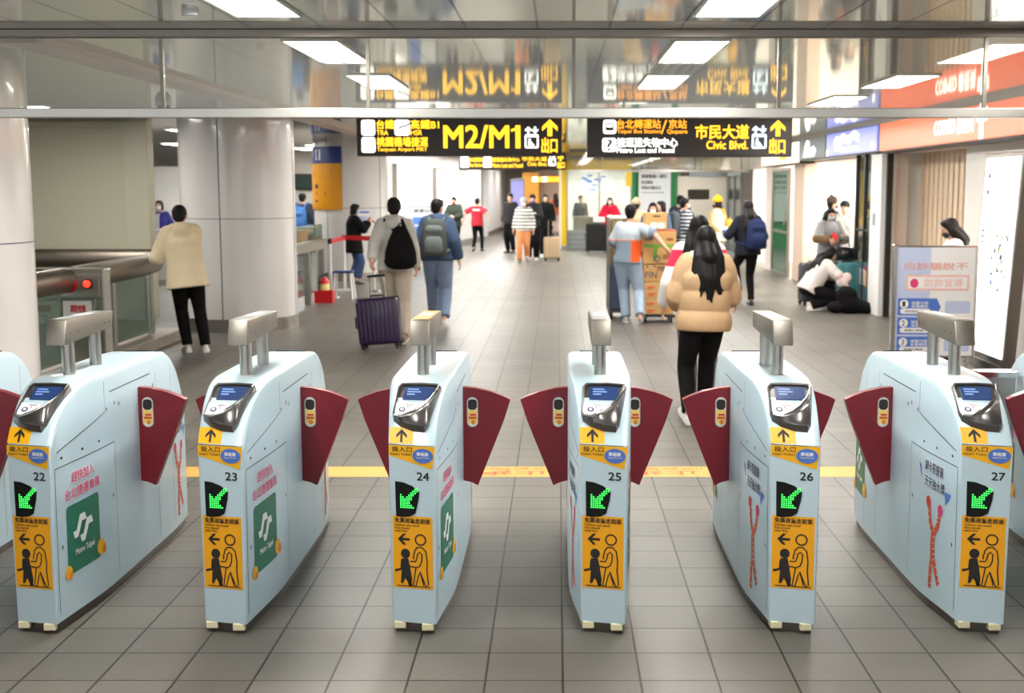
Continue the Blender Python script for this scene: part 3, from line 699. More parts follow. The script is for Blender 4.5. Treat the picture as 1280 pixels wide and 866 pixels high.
    # display of the far side
    b = MB(); b.prism([(-.075, .5), (.075, .5), (.09, .68), (-.09, .68)], lambda u, v: (u, v, interp(TP, v) - .02), lambda u, v: (u, v, interp(TP, v) + .006), BLACK); b.build('far_display', t)
    return t
TOPO = mat('reader_top_orange', (236, 160, 50), .35); TOPC = mat('reader_top_cream', (226, 206, 158), .4); TOPS = mat('reader_top_grey', (160, 160, 158), .35, .6)
XG = [-.607 + .799 * k for k in range(-3, 5)]
GL = [('21', TOPS, 'pale blue ticket gate cut off by the left edge of the picture'), ('22', TOPS, 'pale blue ticket gate numbered 22'), ('23', TOPS, 'pale blue ticket gate numbered 23'),
      ('24', TOPO, 'pale blue ticket gate numbered 24 with an orange reader top'), ('25', TOPS, 'pale blue ticket gate numbered 25'), ('26', TOPC, 'pale blue ticket gate numbered 26 with a cream reader top'),
      ('27', TOPS, 'pale blue ticket gate numbered 27'), ('28', TOPS, 'pale blue ticket gate cut off by the right edge of the picture')]
for x, (n, tp, lb) in zip(XG, GL): make_gate(x, n, tp, lb)
t = empty('lane_barrier', (2.2, 6.62, 0), 'brushed steel barrier panel closing the lane right of gate 27', 'barrier')
MB().box((-.01, 0, .6), (.46, .05, .6), STEEL, .006).build('panel', t); MB().box((-.01, 0, .9), (.47, .09, .04), CHROME, .008).build('top_cap', t)
for sx in (-.2, .18): MB().box((sx, 0, .15), (.04, .04, .3), DSTEEL).build('leg', t)
f = Flat(); f.rect(-3.7, 8.1, 2.9, 8.41, mat('floor_tape_yellow', (212, 166, 78), .55))
TAPR = mat('floor_tape_red', (222, 96, 62), .6)
for xx in (-.52, .48): f.text('止步', xx, 8.15, .12, TAPR, .46, .02, 1, True); f.text('Do not go beyond', xx - .1, 8.3, .07, TAPR, .75, .02, 1, True)
tag(f.build('floor_tape', lambda u, v, e: (u, v, e)), 'yellow warning tape with red writing across the floor behind the gates', 'tape')

# ------------------------------------------------------------------ rails and balustrade on the left
t = empty('handrail', (-4.83, 14, 0), 'thick steel tube handrail the person in the beige coat leans on', 'handrail')
for P_ in ([(-.2, -4.6, .96), (-.1, -2.6, .97), (.0, -1.66, .98)], [(.0, -1.44, .98), (-.0, .6, .98), (-.1, 1.4, .98)]): MB().tube(P_, .125, BRONZE, 36).build('tube', t, 40)
b = MB(); b.ell((-.1, 1.4, .98), (.125, .05, .125), BRONZE, nu=30); b.build('end_cap', t, 60)
for yy in (-3.2, -.2, 1.1): MB().box((-.05, yy, .5), (.06, .1, .72), STEEL, .006).build('post', t)
for a, c in ((-4.5, -3.3), (-3.1, -1.7), (-1.4, -.3), (-.1, 1.0)): MB().box((-.05, (a + c) / 2, .5), (.014, c - a, .66), GREENG).build('glass_pane', t)
t = empty('handrail', (-6.9, 17.3, 0), 'dark steel tube handrail in front of the beige panelled wall', 'handrail')
b = MB(); b.tube([(-2.6, 0, .93), (1.4, 0, .93)], .125, BRONZE, 32); b.build('tube', t, 40)
for xx in (-2.3, -.9, .6, 1.3): MB().box((xx, .02, .41), (.08, .06, .82), STEEL, .006).build('post', t)
for a, c in ((-2.25, -.95), (-.85, .55), (.65, 1.25)): MB().box(((a + c) / 2, .02, .45), (c - a, .014, .66), GREENG).build('glass_pane', t)
tag(MB().box((-4.85, 13.0, .07), (.34, 5.6, .14), STONE, .01).build('kerb'), 'low granite kerb under the glass balustrade', 'kerb')
t = empty('fire_alarm_post', (-4.66, 12.45, 0), 'steel fire alarm post with red bell and red lamp', 'alarm')
MB().box((0, 0, .545), (.43, .2, 1.09), STEEL, .012).build('cabinet', t); MB().box((0, -.005, 1.08), (.44, .22, .03), CHROME, .006).build('top_cap', t)
MB().box((0, -.104, .93), (.36, .012, .22), STEEL, .004).build('alarm_plate', t)
REDG = mat('alarm_red', (206, 24, 30), .3)
b = MB(); b.tube([(-.12, -.11, .945), (-.12, -.15, .945)], [.085, .075], REDG, 28); b.build('bell', t, 40)
b = MB(); b.tube([(.07, -.11, .95), (.07, -.14, .95)], .05, BLACK, 24); b.ell((.07, -.15, .95), (.036, .03, .036), mat('alarm_lamp', (255, 60, 40), .3, emit=(255, 50, 30), es=1.6)); b.build('lamp', t, 50)
f = Flat(); f.rect(-.19, .56, .09, .78, WHITE); f.text('消防栓箱', -.12, .67, .07, REDG, .15, .03); f.text('FIRE', -.08, .62, .025, REDG, .07); f.build('notice', lambda u, v, e: (u, -.1 - e, v), t)
f = Flat(); f.stroke([(-.2, .8), (.2, .8)], .006, SEAM); f.stroke([(-.2, .8), (-.2, .1)], .006, SEAM); f.stroke([(.12, .8), (.12, .1)], .03, CHROME); f.build('panel_seam', lambda u, v, e: (u, -.1 - e, v), t)

# ------------------------------------------------------------------ ticket barrier by the farther column
t = empty('counter_barrier', (-4.04, 19.9, 0), 'steel and glass counter barrier running back to the farther column', 'barrier')
b = MB(); b.add([(-.16, -1.75, .86), (.0, -1.75, .86), (.0, -1.75, 1.0), (-.16, -1.75, 1.0), (-.06, 1.75, .87), (.1, 1.75, .87), (.1, 1.75, 1.02), (-.06, 1.75, 1.02)], [(0, 1, 2, 3), (7, 6, 5, 4), (0, 4, 5, 1), (3, 2, 6, 7), (1, 5, 6, 2), (0, 3, 7, 4)], STEEL); b.build('top_band', t)
for k in range(4):
    yy = -1.68 + k * 1.12; MB().box((-.08 + (yy + 1.75) * .0286, yy, .43), (.09, .09, .86), STEEL, .006).build('post', t)
for k in range(3):
    yy = -1.12 + k * 1.12; MB().box((-.08 + (yy + 1.75) * .0286, yy, .5), (.014, 1.0, .66), CLEARG).build('glass_pane', t)
MB().box((-.03, 0, 1.15), (.012, 3.5, .26), GREENG, rot=Matrix.Rotation(math.radians(-1.6), 3, 'Z')).build('screen', t)
PW = mat('post_white', (222, 216, 212), .4)
def stanchion(x, y, lb):
    q = empty('stanchion', (x, y, 0), lb, 'post', 'belt posts')
    MB().tube([(0, 0, .012), (0, 0, .98)], .028, PW, 16).build('pole', q, 40); MB().tube([(0, 0, 0), (0, 0, .02)], [.16, .14], DSTEEL, 24).build('foot', q, 40); MB().tube([(0, 0, .93), (0, 0, 1.02)], .036, BLACK, 16).build('belt_head', q, 40)
stanchion(-3.93, 21.85, 'white belt post right behind the fire extinguisher'); stanchion(-3.98, 23.6, 'white belt post beside the person in black')
b = MB(); RB = mat('red_belt', (196, 22, 36), .6); b.add([(-3.9, 21.9, .93), (-3.95, 23.56, .93), (-3.95, 23.56, 1.01), (-3.9, 21.9, 1.01), (-3.912, 21.9, .93), (-3.962, 23.56, .93), (-3.962, 23.56, 1.01), (-3.912, 21.9, 1.01)], [(0, 1, 2, 3), (7, 6, 5, 4), (0, 3, 7, 4), (1, 5, 6, 2), (3, 2, 6, 7), (0, 4, 5, 1)], RB); b.add([(-3.94, 23.58, .93), (-3.4, 23.3, .92), (-3.4, 23.3, 1.01), (-3.94, 23.58, 1.01), (-3.94, 23.592, .93), (-3.4, 23.312, .92), (-3.4, 23.312, 1.01), (-3.94, 23.592, 1.01)], [(0, 1, 2, 3), (7, 6, 5, 4), (0, 3, 7, 4), (1, 5, 6, 2), (3, 2, 6, 7), (0, 4, 5, 1)], RB); stanchion(-3.38, 23.28, 'white belt post hidden behind the person in the light grey hoodie'); tag(b.build('barrier_belt'), 'red belt stretched in front of the person in black', 'belt')
t = empty('stool', (-3.66, 21.6, 0), 'small white stool with dark seat beside the belt post', 'stool')
MB().box((0, 0, .465), (.34, .3, .03), NB, .012).build('seat', t)
for sx in (-1, 1):
    for sy in (-1, 1): MB().tube([(sx * .13, sy * .11, .45), (sx * .17, sy * .15, 0)], .02, WHITE, 10).build('leg', t)
for sy in (-1, 1): MB().tube([(-.155, sy * .135, .15), (.155, sy * .135, .15)], .013, WHITE, 8).build('stretcher', t)
t = empty('fire_extinguisher', (-3.86, 20.9, .13), 'red fire extinguisher standing in a red holder beside the barrier', 'fire extinguisher')
b = MB(); b.tube([(0, 0, .0), (0, 0, .22), (0, 0, .26), (0, 0, .285)], [.085, .085, .06, .03], REDG, 28, dome=False); b.build('cylinder', t, 35)
b = MB(); b.tube([(0, 0, .08), (0, 0, .18)], .0865, mat('extinguisher_label', (240, 226, 150), .5), 28, caps=False); b.build('paper_label', t, 35)
b = MB(); b.tube([(0, 0, .285), (0, 0, .31)], .022, CHROME, 12); b.box((.02, 0, .325), (.1, .02, .014), BLACK); b.box((.02, 0, .345), (.1, .02, .012), BLACK, rot=Matrix.Rotation(-.2, 3, 'Y')); b.build('valve', t)
b = MB(); b.tube([(-.03, 0, .31), (-.09, 0, .28), (-.1, 0, .15), (-.095, 0, .06)], .011, BLACK, 10); b.build('hose', t, 50)
b = MB()
for (cx, cy, sx, sy) in ((0, -.12, .3, .02), (0, .12, .3, .02), (-.14, 0, .02, .24), (.14, 0, .02, .24)): b.box((cx, cy, .1), (sx, sy, .2), REDG)
b.box((0, 0, .115), (.28, .24, .02), REDG)
o = b.build('extinguisher_holder'); o.location = (-3.86, 20.9, 0); tag(o, 'open red box holder on the floor under the fire extinguisher', 'holder')
# staff counter, far left
t = empty('service_counter', (-8.3, 26.3, 0), 'white service counter seen between the beige wall and the column', 'counter')
MB().box((0, 0, .5), (2.6, .5, 1.0), WALLW, .01).build('body', t); MB().box((0, -.03, 1.02), (2.7, .6, .04), WHITE, .006).build('top', t); MB().box((1.05, .1, 1.25), (.28, .05, .4), LCDT, .01).build('notice_card', t)
b = MB(); b.box((-8.9, 30.5, 1.4), (5.2, .1, 2.0), WALLW); struct(b.build('wall_office'))
t = sign_base((-8.95, 25.5, 2.33), .5, .4, 'small dark platform sign with an amber digit at the edge of the beige wall')
f = Flat(); f.text('6', .06, -.15, .3, SIGNO, .16, .03); f.build('lettering', front(0, -.08, 0), t)
b = MB(); b.box((-6.9, 33.5, 1.425), (3.6, .1, 2.85), mat('ticket_hall_wall', (224, 216, 206), .5)); struct(b.build('wall_ticket_hall'))
t = empty('information_screen', (-6.75, 33.4, 2.05), 'dark wall screen far left above the people in the ticket area', 'screen')
MB().box((0, 0, 0), (.9, .08, .42), BLACK, .01).build('frame', t); MB().box((0, -.045, 0), (.82, .01, .34), mat('dark_green_screen', (30, 52, 46), .2)).build('panel', t)
tag(MB().box((-5.75, 33.43, 1.72), (.35, .04, .45), mat('pink_poster', (236, 90, 110), .5)).build('poster'), 'pink poster on the ticket hall wall beside the blue and amber sign', 'poster')

# ------------------------------------------------------------------ left corridor
t = empty('poster_stand', (-3.18, 30.4, 0), 'grey framed information board behind the man in the navy jacket', 'poster stand')
GREYF = mat('grey_frame', (150, 150, 156), .4, .4)
MB().box((0, 0, .86), (.72, .05, 1.22), GREYF, .01).build('frame', t)
f = Flat(); f.rect(-.32, .3, .32, 1.43, mat('board_pale', (206, 208, 216), .5)); f.text('捷運公告', -.26, 1.31, .08, INK, .5, .02)
for k in range(4): f.rect(-.29, 1.02 - k * .22, -.05, 1.2 - k * .22, BLUE, 1, .02); f.rect(0, 1.04 - k * .22, .28, 1.18 - k * .22, WHITE, 1, .02)
f.build('poster_sheet', lambda u, v, e: (u, -.025 - e, v), t, .002)
for sx in (-.3, .3): MB().box((sx, 0, .02), (.05, .4, .04), GREYF).build('foot', t); MB().box((sx, 0, .15), (.04, .04, .26), GREYF).build('leg', t)
LBOX = mat('light_box_white', (255, 255, 255), .5, emit=(255, 254, 250), es=1.6)
def added_wall_panel(x0, y0, x1, y1, z0, z1, lb):  # added glowing panels standing in for the brightness of the corridor wall
    d = Vector((x1 - x0, y1 - y0, 0)); a = math.atan2(d.y, d.x)
    t = empty('light_box', ((x0 + x1) / 2, (y0 + y1) / 2, (z0 + z1) / 2), lb, 'light box', None, a)
    MB().box((0, 0, 0), (d.length, .1, z1 - z0), STEEL, .008).build('frame', t); MB().box((0, -.052, 0), (d.length - .1, .01, z1 - z0 - .1), LBOX).build('lit_panel', t)
added_wall_panel(-3.75, 29.4, -3.5, 34.2, .75, 2.45, 'added glowing white panel on the left corridor wall, nearest the column')
added_wall_panel(-3.42, 35.6, -3.2, 39.8, .55, 2.45, 'added glowing white panel on the left corridor wall, behind the person in the red mask')
t = empty('orange_pillar', (-1.2, 57.2, 0), 'orange square pillar at the far end of the hall', 'pillar')
MB().box((0, 0, 1.3), (.75, .5, 2.6), mat('orange_pillar_paint', (245, 170, 60), .5), .02).build('shaft', t); MB().box((0, 0, .1), (.8, .55, .2), STEEL).build('base', t)
t = empty('poster_case', (-1.72, 54.5, 0), 'lilac lit poster case far down the hall beside the orange pillar', 'poster')
MB().box((0, 0, 1.5), (.6, .12, 1.6), GREYF, .01).build('frame', t); MB().box((0, -.065, 1.55), (.5, .01, 1.3), mat('lilac_poster', (150, 150, 235), .5, emit=(150, 150, 240), es=.5)).build('poster_sheet', t); MB().box((0, 0, .35), (.1, .1, .7), GREYF).build('stand', t)

# ------------------------------------------------------------------ yellow framed shop and the end wall
SHOPY = mat('shop_yellow', (232, 190, 20), .4); GREYP = mat('shop_grey_panel', (142, 148, 150), .4)
t = empty('glass_kiosk', (1.3, YE, 0), 'glass shop front framed in yellow at the end of the hall', 'shop front')
MB().box((0, 0, 2.6), (2.06, .3, .36), SHOPY, .01).build('header', t); MB().box((.93, -.02, 2.2), (.2, .2, .5), SHOPY).build('side_panel', t)
MB().box((0, 0, .29), (2.06, .25, .58), GREYP, .01).build('plinth_panel', t)
for k in range(3): MB().box((0, -.13, .14 + k * .16), (2.04, .012, .012), DSTEEL).build('groove', t)
MB().box((0, 0, 1.5), (2.0, .012, 1.84), CLEARG).build('glass_pane', t)
for x in (-1.0, .0, 1.0): MB().box((x, 0, 1.5), (.05, .08, 1.84), STEEL).build('frame_post', t)
t = empty('yellow_post', (.2, YE - .15, 0), 'tall yellow post at the left corner of the far shop', 'post'); MB().box((0, 0, 1.4), (.15, .18, 2.8), SHOPY, .01).build('shaft', t); MB().box((0, 0, .06), (.17, .2, .12), GREYP).build('base', t)
b = MB(); b.box((1.3, 44, 1.4), (2.4, .1, 2.8), SHOPW); b.box((.1, 42, 1.4), (.1, 4, 2.8), SHOPW); b.box((2.5, 42, 1.4), (.1, 4, 2.8), SHOPW); struct(b.build('wall_shop_back'))
t = empty('ceiling_light', (1.3, 41.6, CZ), 'ceiling light panel inside the yellow framed shop', 'ceiling light'); MB().box((0, 0, -.012), (1.7, 1.0, .02), LBODY).build('frame', t); MB().box((0, 0, -.024), (1.6, .9, .006), LAMPM).build('diffuser', t)
t = empty('poster', (1.35, 43.9, 2.1), 'blue printed poster inside the yellow framed shop', 'poster'); MB().box((0, 0, 0), (1.2, .04, .7), WHITE).build('board', t)
f = Flat()
random.seed(3)
for k in range(16): u = -.55 + random.random() * .95; v = -.3 + random.random() * .5; f.rect(u, v, u + .12 + random.random() * .14, v + .05, BLUE, k * .1)
f.build('print', lambda u, v, e: (u, -.02 - e, v), t, .004)
for (x, z, w, h, a, lb) in ((1.58, 1.93, .44, .3, .25, 'tilted white paper sign on the far shop window above the woman in red'), (2.06, 1.6, .32, .4, 0, 'white paper sign on the far shop window right of the woman in red')):
    b = MB(); b.box((0, 0, 0), (w, .01, h), WHITE); o = b.build('paper_sign'); o.location = (x, YE - .12, z); o.rotation_euler = (0, -a, 0); tag(o, lb, 'sign')
b = MB(); b.box((1.0, 40.6, .5), (1.0, .4, 1.0), mat('display_wood', (206, 190, 170), .5), .01); tag(b.build('display_counter'), 'pale display counter behind the glass of the far shop', 'counter')
t = empty('notice_board', (3.03, YE - .02, 0), 'grey notice board with dark lettering on the green wall', 'board')
MB().box((0, 0, 1.72), (1.0, .06, 1.72), mat('board_grey', (216, 219, 220), .3), .008).build('panel', t)
f = Flat(); f.rect(-.45, 2.48, -.38, 2.55, INK); f.rect(-.35, 2.49, .1, 2.54, GREYP)
f.text('旅客動線—請往', -.42, 2.2, .12, INK, .8, .02); f.text('台北車站', -.42, 2.02, .11, INK, .36, .02); f.text('市民大道出口', -.42, 1.85, .11, INK, .6, .02); f.rect(-.42, 1.74, .3, 1.77, GREYP)
f.build('lettering', lambda u, v, e: (u, -.03 - e, v), t, .003)
t = empty('metal_door', (4.5, YE - .02, 0), 'beige metal service door with louvre at the end of the hall', 'door')
DB = mat('door_beige', (204, 196, 180), .4); MB().box((0, 0, 1.1), (1.38, .08, 2.2), DB, .006).build('leaf', t); MB().box((0, .0, 2.22), (1.5, .12, .08), DB).build('lintel', t)
for sx in (-.72, .72): MB().box((sx, 0, 1.1), (.07, .12, 2.2), DB).build('jamb', t)
b = MB()
for k in range(9): b.box((-.1, -.05, 1.56 + k * .035), (.66, .02, .02), DSTEEL, rot=Matrix.Rotation(.5, 3, 'X'))
b.build('louvre', t); MB().box((.55, -.06, 1.05), (.04, .06, .16), CHROME, .008).build('handle', t)
b = MB(); b.box((4.7, YE - .1, 2.35), (1.2, .05, .22), GREYP); tag(b.build('wall_duct'), 'grey duct panel above the beige service door', 'duct')

# ------------------------------------------------------------------ right hand shops
def fascia(y0, y1, z0, z1, m, lb, x=4.72):
    t = empty('shop_sign', (x, (y0 + y1) / 2, (z0 + z1) / 2), lb, 'shop sign')
    MB().box((.12, 0, 0), (.3, abs(y1 - y0), z1 - z0), BLACK, .01).build('housing', t)
    MB().box((-.04, 0, 0), (.04, abs(y1 - y0) - .06, z1 - z0 - .05), m).build('lit_face', t); return t
t = fascia(18.55, 9.0, 2.39, 2.82, mat('fascia_orange', (240, 96, 20), .3, emit=(245, 88, 10), es=.75), 'orange lit shop sign with white lettering, upper right')
f = Flat(); f.text('COSMED 康是美', 2.72, -.1, .22, SIGNW, 1.5, .02); f.rect(4.4, -.19, 4.54, .2, SIGNW, 1); f.rect(4.28, .0, 4.66, .16, SIGNW, 1, .02)
f.build('lettering', lambda u, v, e: (-.06 - e, 4.775 - u, v), t, .003)
t = fascia(22.2, 18.65, 2.4, 2.84, mat('fascia_violet', (130, 136, 200), .3, emit=(130, 138, 210), es=.7), 'violet blue lit shop sign with white script')
f = Flat(); f.disc(.85, -.01, .2, .12, SIGNW, 1); f.stroke([(.85, 0), (1.3, .08), (1.7, .02), (2.1, .1), (2.4, .03)], .13, SIGNW, 1); f.rect(1.1, -.15, 2.3, -.09, SIGNW, 1); f.disc(.12, -.14, .06, .06, SIGNW, 1); f.rect(3.2, -.17, 3.35, -.07, SIGNW, 1)
f.build('lettering', lambda u, v, e: (-.06 - e, 1.775 - u, v), t, .003)
t = fascia(24.7, 22.25, 2.4, 2.82, mat('fascia_grey', (104, 112, 112), .4, emit=(100, 110, 110), es=.3), 'dark grey shop sign with a pale swan shaped mark')
f = Flat(); f.poly([(.5, -.15), (1.5, -.15), (1.65, -.04), (1.4, .04), (1.05, -.02), (1.05, .12), (.8, .16), (.62, .05)], SIGNW, 1); f.build('lettering', lambda u, v, e: (-.06 - e, 1.22 - u, v), t, .003)
t = fascia(29.2, 24.75, 2.36, 2.8, mat('fascia_cream', (255, 236, 200), .4, emit=(255, 232, 196), es=1.1), 'cream lit shop sign, farthest of the right hand row')
f = Flat(); f.rect(1.0, -.04, 2.2, .06, SIGNW, 1); f.rect(2.4, -.12, 3.2, -.06, SIGNO, 1); f.build('lettering', lambda u, v, e: (-.06 - e, 2.2 - u, v), t, .003)
# shop window corner with teal film
t = empty('shop_window', (4.86, 19.95, 0), 'narrow shop window with dark frame and teal lower panel beside the white pier', 'shop window')
TEAL = mat('teal_panel', (60, 112, 124), .4)
MB().box((0, 0, 1.55), (.012, 1.3, 1.66), glass('smoky_glass', (150, 160, 150), .25, .1)).build('glass_pane', t); MB().box((0, 0, .36), (.05, 1.3, .72), TEAL).build('lower_panel', t)
for y in (-.66, .1, .66): MB().box((0, y, 1.2), (.07, .05, 2.4), BLACK).build('frame_post', t)
MB().box((0, 0, 1.22), (.06, 1.3, .035), BLACK).build('crossbar', t)
f = Flat(); f.rect(-.5, .36, .12, .62, WHITE); f.rect(.12, .34, .22, .6, mat('ochre_vinyl', (232, 140, 30), .5)); f.disc(.1, .64, .1, .035, REDG, 1); f.build('paper_notice', lambda u, v, e: (-.027 - e, -u, v), t, .003)
t = empty('shop_pier', (4.83, 18.9, 0), 'white shop pier standing left of the slatted shop opening', 'pier')
MB().box((0, 0, 1.19), (.22, .62, 2.38), WHITE, .01).build('cladding', t); MB().box((-.113, .05, 1.42), (.012, .14, .18), GREYP, .004).build('switch_plate', t); MB().box((-.0, -.36, 1.19), (.08, .06, 2.38), BLACK).build('door_track', t)
t = empty('glass_door', (4.88, 27.8, 0), 'half open green tinted glass door of a shop on the right', 'door')
GG = glass('green_tinted_glass', (110, 160, 128), .25, .3)
MB().box((0, 0, 1.15), (.014, 2.0, 2.2), GG).build('glass_pane', t)
for y in (-1.0, 1.0): MB().box((0, y, 1.15), (.06, .06, 2.3), STEEL).build('stile', t)
for z in (.04, .95, 2.28): MB().box((0, 0, z), (.05, 2.0, .06), STEEL).build('rail', t)
MB().tube([(-.06, -.8, 1.1), (-.06, -.8, 1.4)], .015, CHROME, 10).build('handle', t)
t = empty('glass_door', (4.95, 35.6, 0), 'grey framed glass door beside the beige service door', 'door')
MB().box((0, 0, 1.15), (.014, 2.6, 2.2), CLEARG).build('glass_pane', t)
for y in (-1.3, 0, 1.3): MB().box((0, y, 1.15), (.07, .08, 2.3), GREYP).build('stile', t)
for z in (.04, 2.28): MB().box((0, 0, z), (.06, 2.6, .08), GREYP).build('rail', t)
for i, (x, y) in enumerate(((6.4, 21.2), (6.4, 24.0), (6.4, 27.6), (6.4, 31.0))):
    t = empty('ceiling_light', (x, y, 2.62), 'ceiling light panel inside the white shop, ' + ('nearest', 'second', 'third', 'farthest')[i] + ' along', 'ceiling light', 'shop ceiling lights')
    MB().box((0, 0, -.012), (1.5, 1.3, .02), LBODY).build('frame', t); MB().box((0, 0, -.026), (1.4, 1.2, .006), LAMPM).build('diffuser', t)
struct(slab('ceiling_shop', 5.1, 8.2, 18.9, 32.6, 2.62, 2.7, SHOPW))
t = empty('shop_shelf', (5.5, 24.3, 0), 'low shop shelf with brown goods behind the dark suitcase', 'shelf')
for z in (.3, .7, 1.05): MB().box((0, 0, z), (.5, 1.2, .03), SL).build('board', t)
for y in (-.58, .58): MB().box((0, y, .55), (.5, .03, 1.1), WHITE).build('side_panel', t)
for k in range(3):
    b = MB(); b.box((5.45, 23.95 + k * .35, 1.17), (.3, .26, .2), mat('brown_goods', (150, 108, 74), .6), .02); tag(b.build('goods_box'), ('nearest', 'middle', 'farthest')[k] + ' of three brown goods boxes on the shop shelf', 'box', 'goods on the shop shelf')
# light box leaning beside the shop
t = empty('light_box', (4.47, 13.05, 0), 'tall bright white light box with small map marks, right edge', 'light box'); t.rotation_euler = (0, math.radians(3.2), 0)
MB().box((.03, 0, 1.16), (.12, 1.12, 2.16), DSTEEL, .012).build('frame', t); MB().box((-.034, .0, 1.18), (.012, 1.0, 2.02), LBOX).build('lit_panel', t)
b = MB(); b.prism([(-.58, 0), (.58, 0), (.5, .1), (-.5, .1)], lambda u, v: (-.06, u, v), lambda u, v: (.14, u, v), DSTEEL); b.build('base', t)
f = Flat(); MG = mat('map_grey', (60, 66, 110), .5); MO = mat('map_ochre', (226, 190, 140), .5); MLG = mat('map_green', (120, 160, 60), .5)
f.poly([(.1, 1.98), (.2, 1.98), (.15, 2.08)], MG); f.poly([(.1, 1.86), (.2, 1.86), (.15, 1.77)], MG)
random.seed(11)
for k in range(3): f.rect(.08, 1.42 - k * .06, .15, 1.45 - k * .06, MG); f.rect(.2, 1.42 - k * .06, .27, 1.43 - k * .06, MG)
for k in range(26): u, v = .45 + random.random() * .42, .98 + random.random() * .5; f.disc(u, v, .018 + random.random() * .03, .014 + random.random() * .022, random.choice((MG, MLG, MO, MG)), k * .05, 7)
for k in range(20): u, v = .12 + random.random() * .22, .75 + random.random() * .3; f.disc(u, v, .012 + random.random() * .02, .012 + random.random() * .03, MO, k * .05, 7)
f.poly([(.45, .9), (.55, .86), (.5, .98)], BLUE); f.poly([(.65, .84), (.8, .9), (.72, .82)], BLUE); f.build('map_print', lambda u, v, e: (-.041 - e, .5 - u, v), t, .002)
# information stand in front of the shop
t = empty('poster_stand', (3.63, 12.15, 0), 'chrome framed poster stand with numbered blue panels, right of the gates', 'poster stand')
MB().box((0, 0, .79), (.8, .05, 1.08), CHROME, .012).build('frame', t); MB().box((-.39, -.012, .79), (.045, .06, 1.1), CHROME, .01).build('side_rail', t)
f = Flat(); BLT = mat('poster_pale_blue', (196, 208, 236), .25); f.rect(-.365, .27, .37, 1.31, WHITE); f.rect(-.365, .27, -.05, 1.31, BLT, .5)
PR = mat('poster_pale_red', (244, 196, 190), .5)
f.text('向詐騙說不', -.3, 1.1, .07, mat('poster_rose', (232, 170, 160), .5), .6, .01, 1.5); f.rect(-.28, .9, .32, 1.05, PR, 1.2); f.rect(-.26, .92, .3, 1.03, WHITE, 1.5); f.disc(-.2, .97, .04, .045, PINK, 2); f.text('防詐宣導', -.1, .935, .08, PR, .36, .01, 2)
for k in range(3):
    z = .66 - k * .185; f.poly([(-.35, z), (.0 + .02, z), (.06, z + .08), (.02, z + .165), (-.35, z + .165)], BLUE, 1); f.disc(-.29, z + .11, .042, .042, WHITE, 2); f.text(str(k + 1), -.305, z + .085, .05, INK, .025, .01, 3)
    f.rect(-.325, z + .015, -.04, z + .065, WHITE, 2, .02); f.text('請勿操作匯款' if k == 0 else '請撥打專線', -.28, z + .03, .02, INK, .18, .01, 3); f.text('接獲可疑', -.22, z + .105, .03, WHITE, .16, .01, 2); f.text('來電簡訊', -.22, z + .072, .03, WHITE, .16, .01, 2)
    f.rect(.1, z + .02, .34, z + .14, BLT, 1, .02)
f.build('poster_sheet', lambda u, v, e: (u, -.026 - e, v), t, .0012)
for sx in (-.33, .33): MB().box((sx, 0, .02), (.06, .42, .04), DSTEEL, .006).build('foot', t); MB().tube([(sx, 0, .03), (sx, 0, .3)], .018, CHROME, 12).build('leg', t, 40)
t.rotation_euler = (0, 0, -.05)

# ------------------------------------------------------------------ cartons, trolley, roll cage
CARD = mat('carton_board', (214, 166, 104), .7, noise=.05); CARDT = mat('carton_tape_green', (120, 176, 60), .4); CARDK = mat('carton_print', (150, 96, 60), .7); NAVYK = mat('carton_navy_print', (60, 62, 110), .6)
def carton(x0, x1, z0, z1, lb, marks, y=17.72, dy=.42, lid=None):
    b = MB(); b.box(((x0 + x1) / 2, y + dy / 2, (z0 + z1) / 2), (x1 - x0, dy, z1 - z0 - .004), CARD, .006); o = b.build('carton'); tag(o, lb, 'carton', 'cartons on the trolley')
    f = Flat(); marks(f, x1 - x0, z1 - z0)
    f.build('print', lambda u, v, e: (x0 + u, y - e, z0 + v), o, .003)
    if lid:
        q = MB(); q.box(((x0 + x1) / 2, y + dy / 2, z1 + .004), (x1 - x0, dy, .012), lid); q.build('lid_tape', o)
    f = Flat(); f.rect(.02, (z1 - z0) * .3, dy - .02, (z1 - z0) * .34, CARDK); f.build('side_print', lambda u, v, e: (x0 - e, y + dy - u, z0 + v), o, .003)
def lines(f, w, h):
    for (a, c) in ((.1, .62), (.6, .62), (.12, .2), (.6, .22)): f.rect(a * w, c * h, (a + .25) * w, (c + .1) * h, ORANGE); f.rect(a * w, (c - .08) * h, (a + .18) * w, (c - .04) * h, CARDK)
carton(1.21, 1.64, .115, .345, 'bottom carton on the trolley beside the delivery man', lines); carton(1.22, 1.635, .347, .577, 'second carton from the bottom of the trolley stack', lines)
carton(1.21, 1.64, .58, .82, 'carton with navy FIN print in the middle of the stack', lambda f, w, h: (f.text('FIN', .05 * w, .2 * h, .09, NAVYK, .16, .0), f.text('FIN', .45 * w, .62 * h, .07, NAVYK, .13), f.disc(.1 * w, .86 * h, .025, .025, NAVYK, 0, 3), f.disc(.35 * w, .9 * h, .025, .02, NAVYK, 0, 3), f.rect(.8 * w, .5 * h, .92 * w, .62 * h, NAVYK)))
carton(1.2, 1.66, .825, 1.29, 'tall carton with green tape and a red taped top', lambda f, w, h: (f.rect(0, .5 * h, w, .6 * h, CARDT), f.rect(.3 * w, .1 * h, .42 * w, .5 * h, CARDT), f.rect(.05 * w, .7 * h, .25 * w, .8 * h, CARDK), f.rect(.7 * w, .7 * h, .9 * w, .78 * h, CARDK), f.ring(.42 * w, .16 * h, .04, .012, NAVYK, 1), f.rect(.6 * w, .15 * h, .9 * w, .3 * h, CARDK)), lid=REDG)
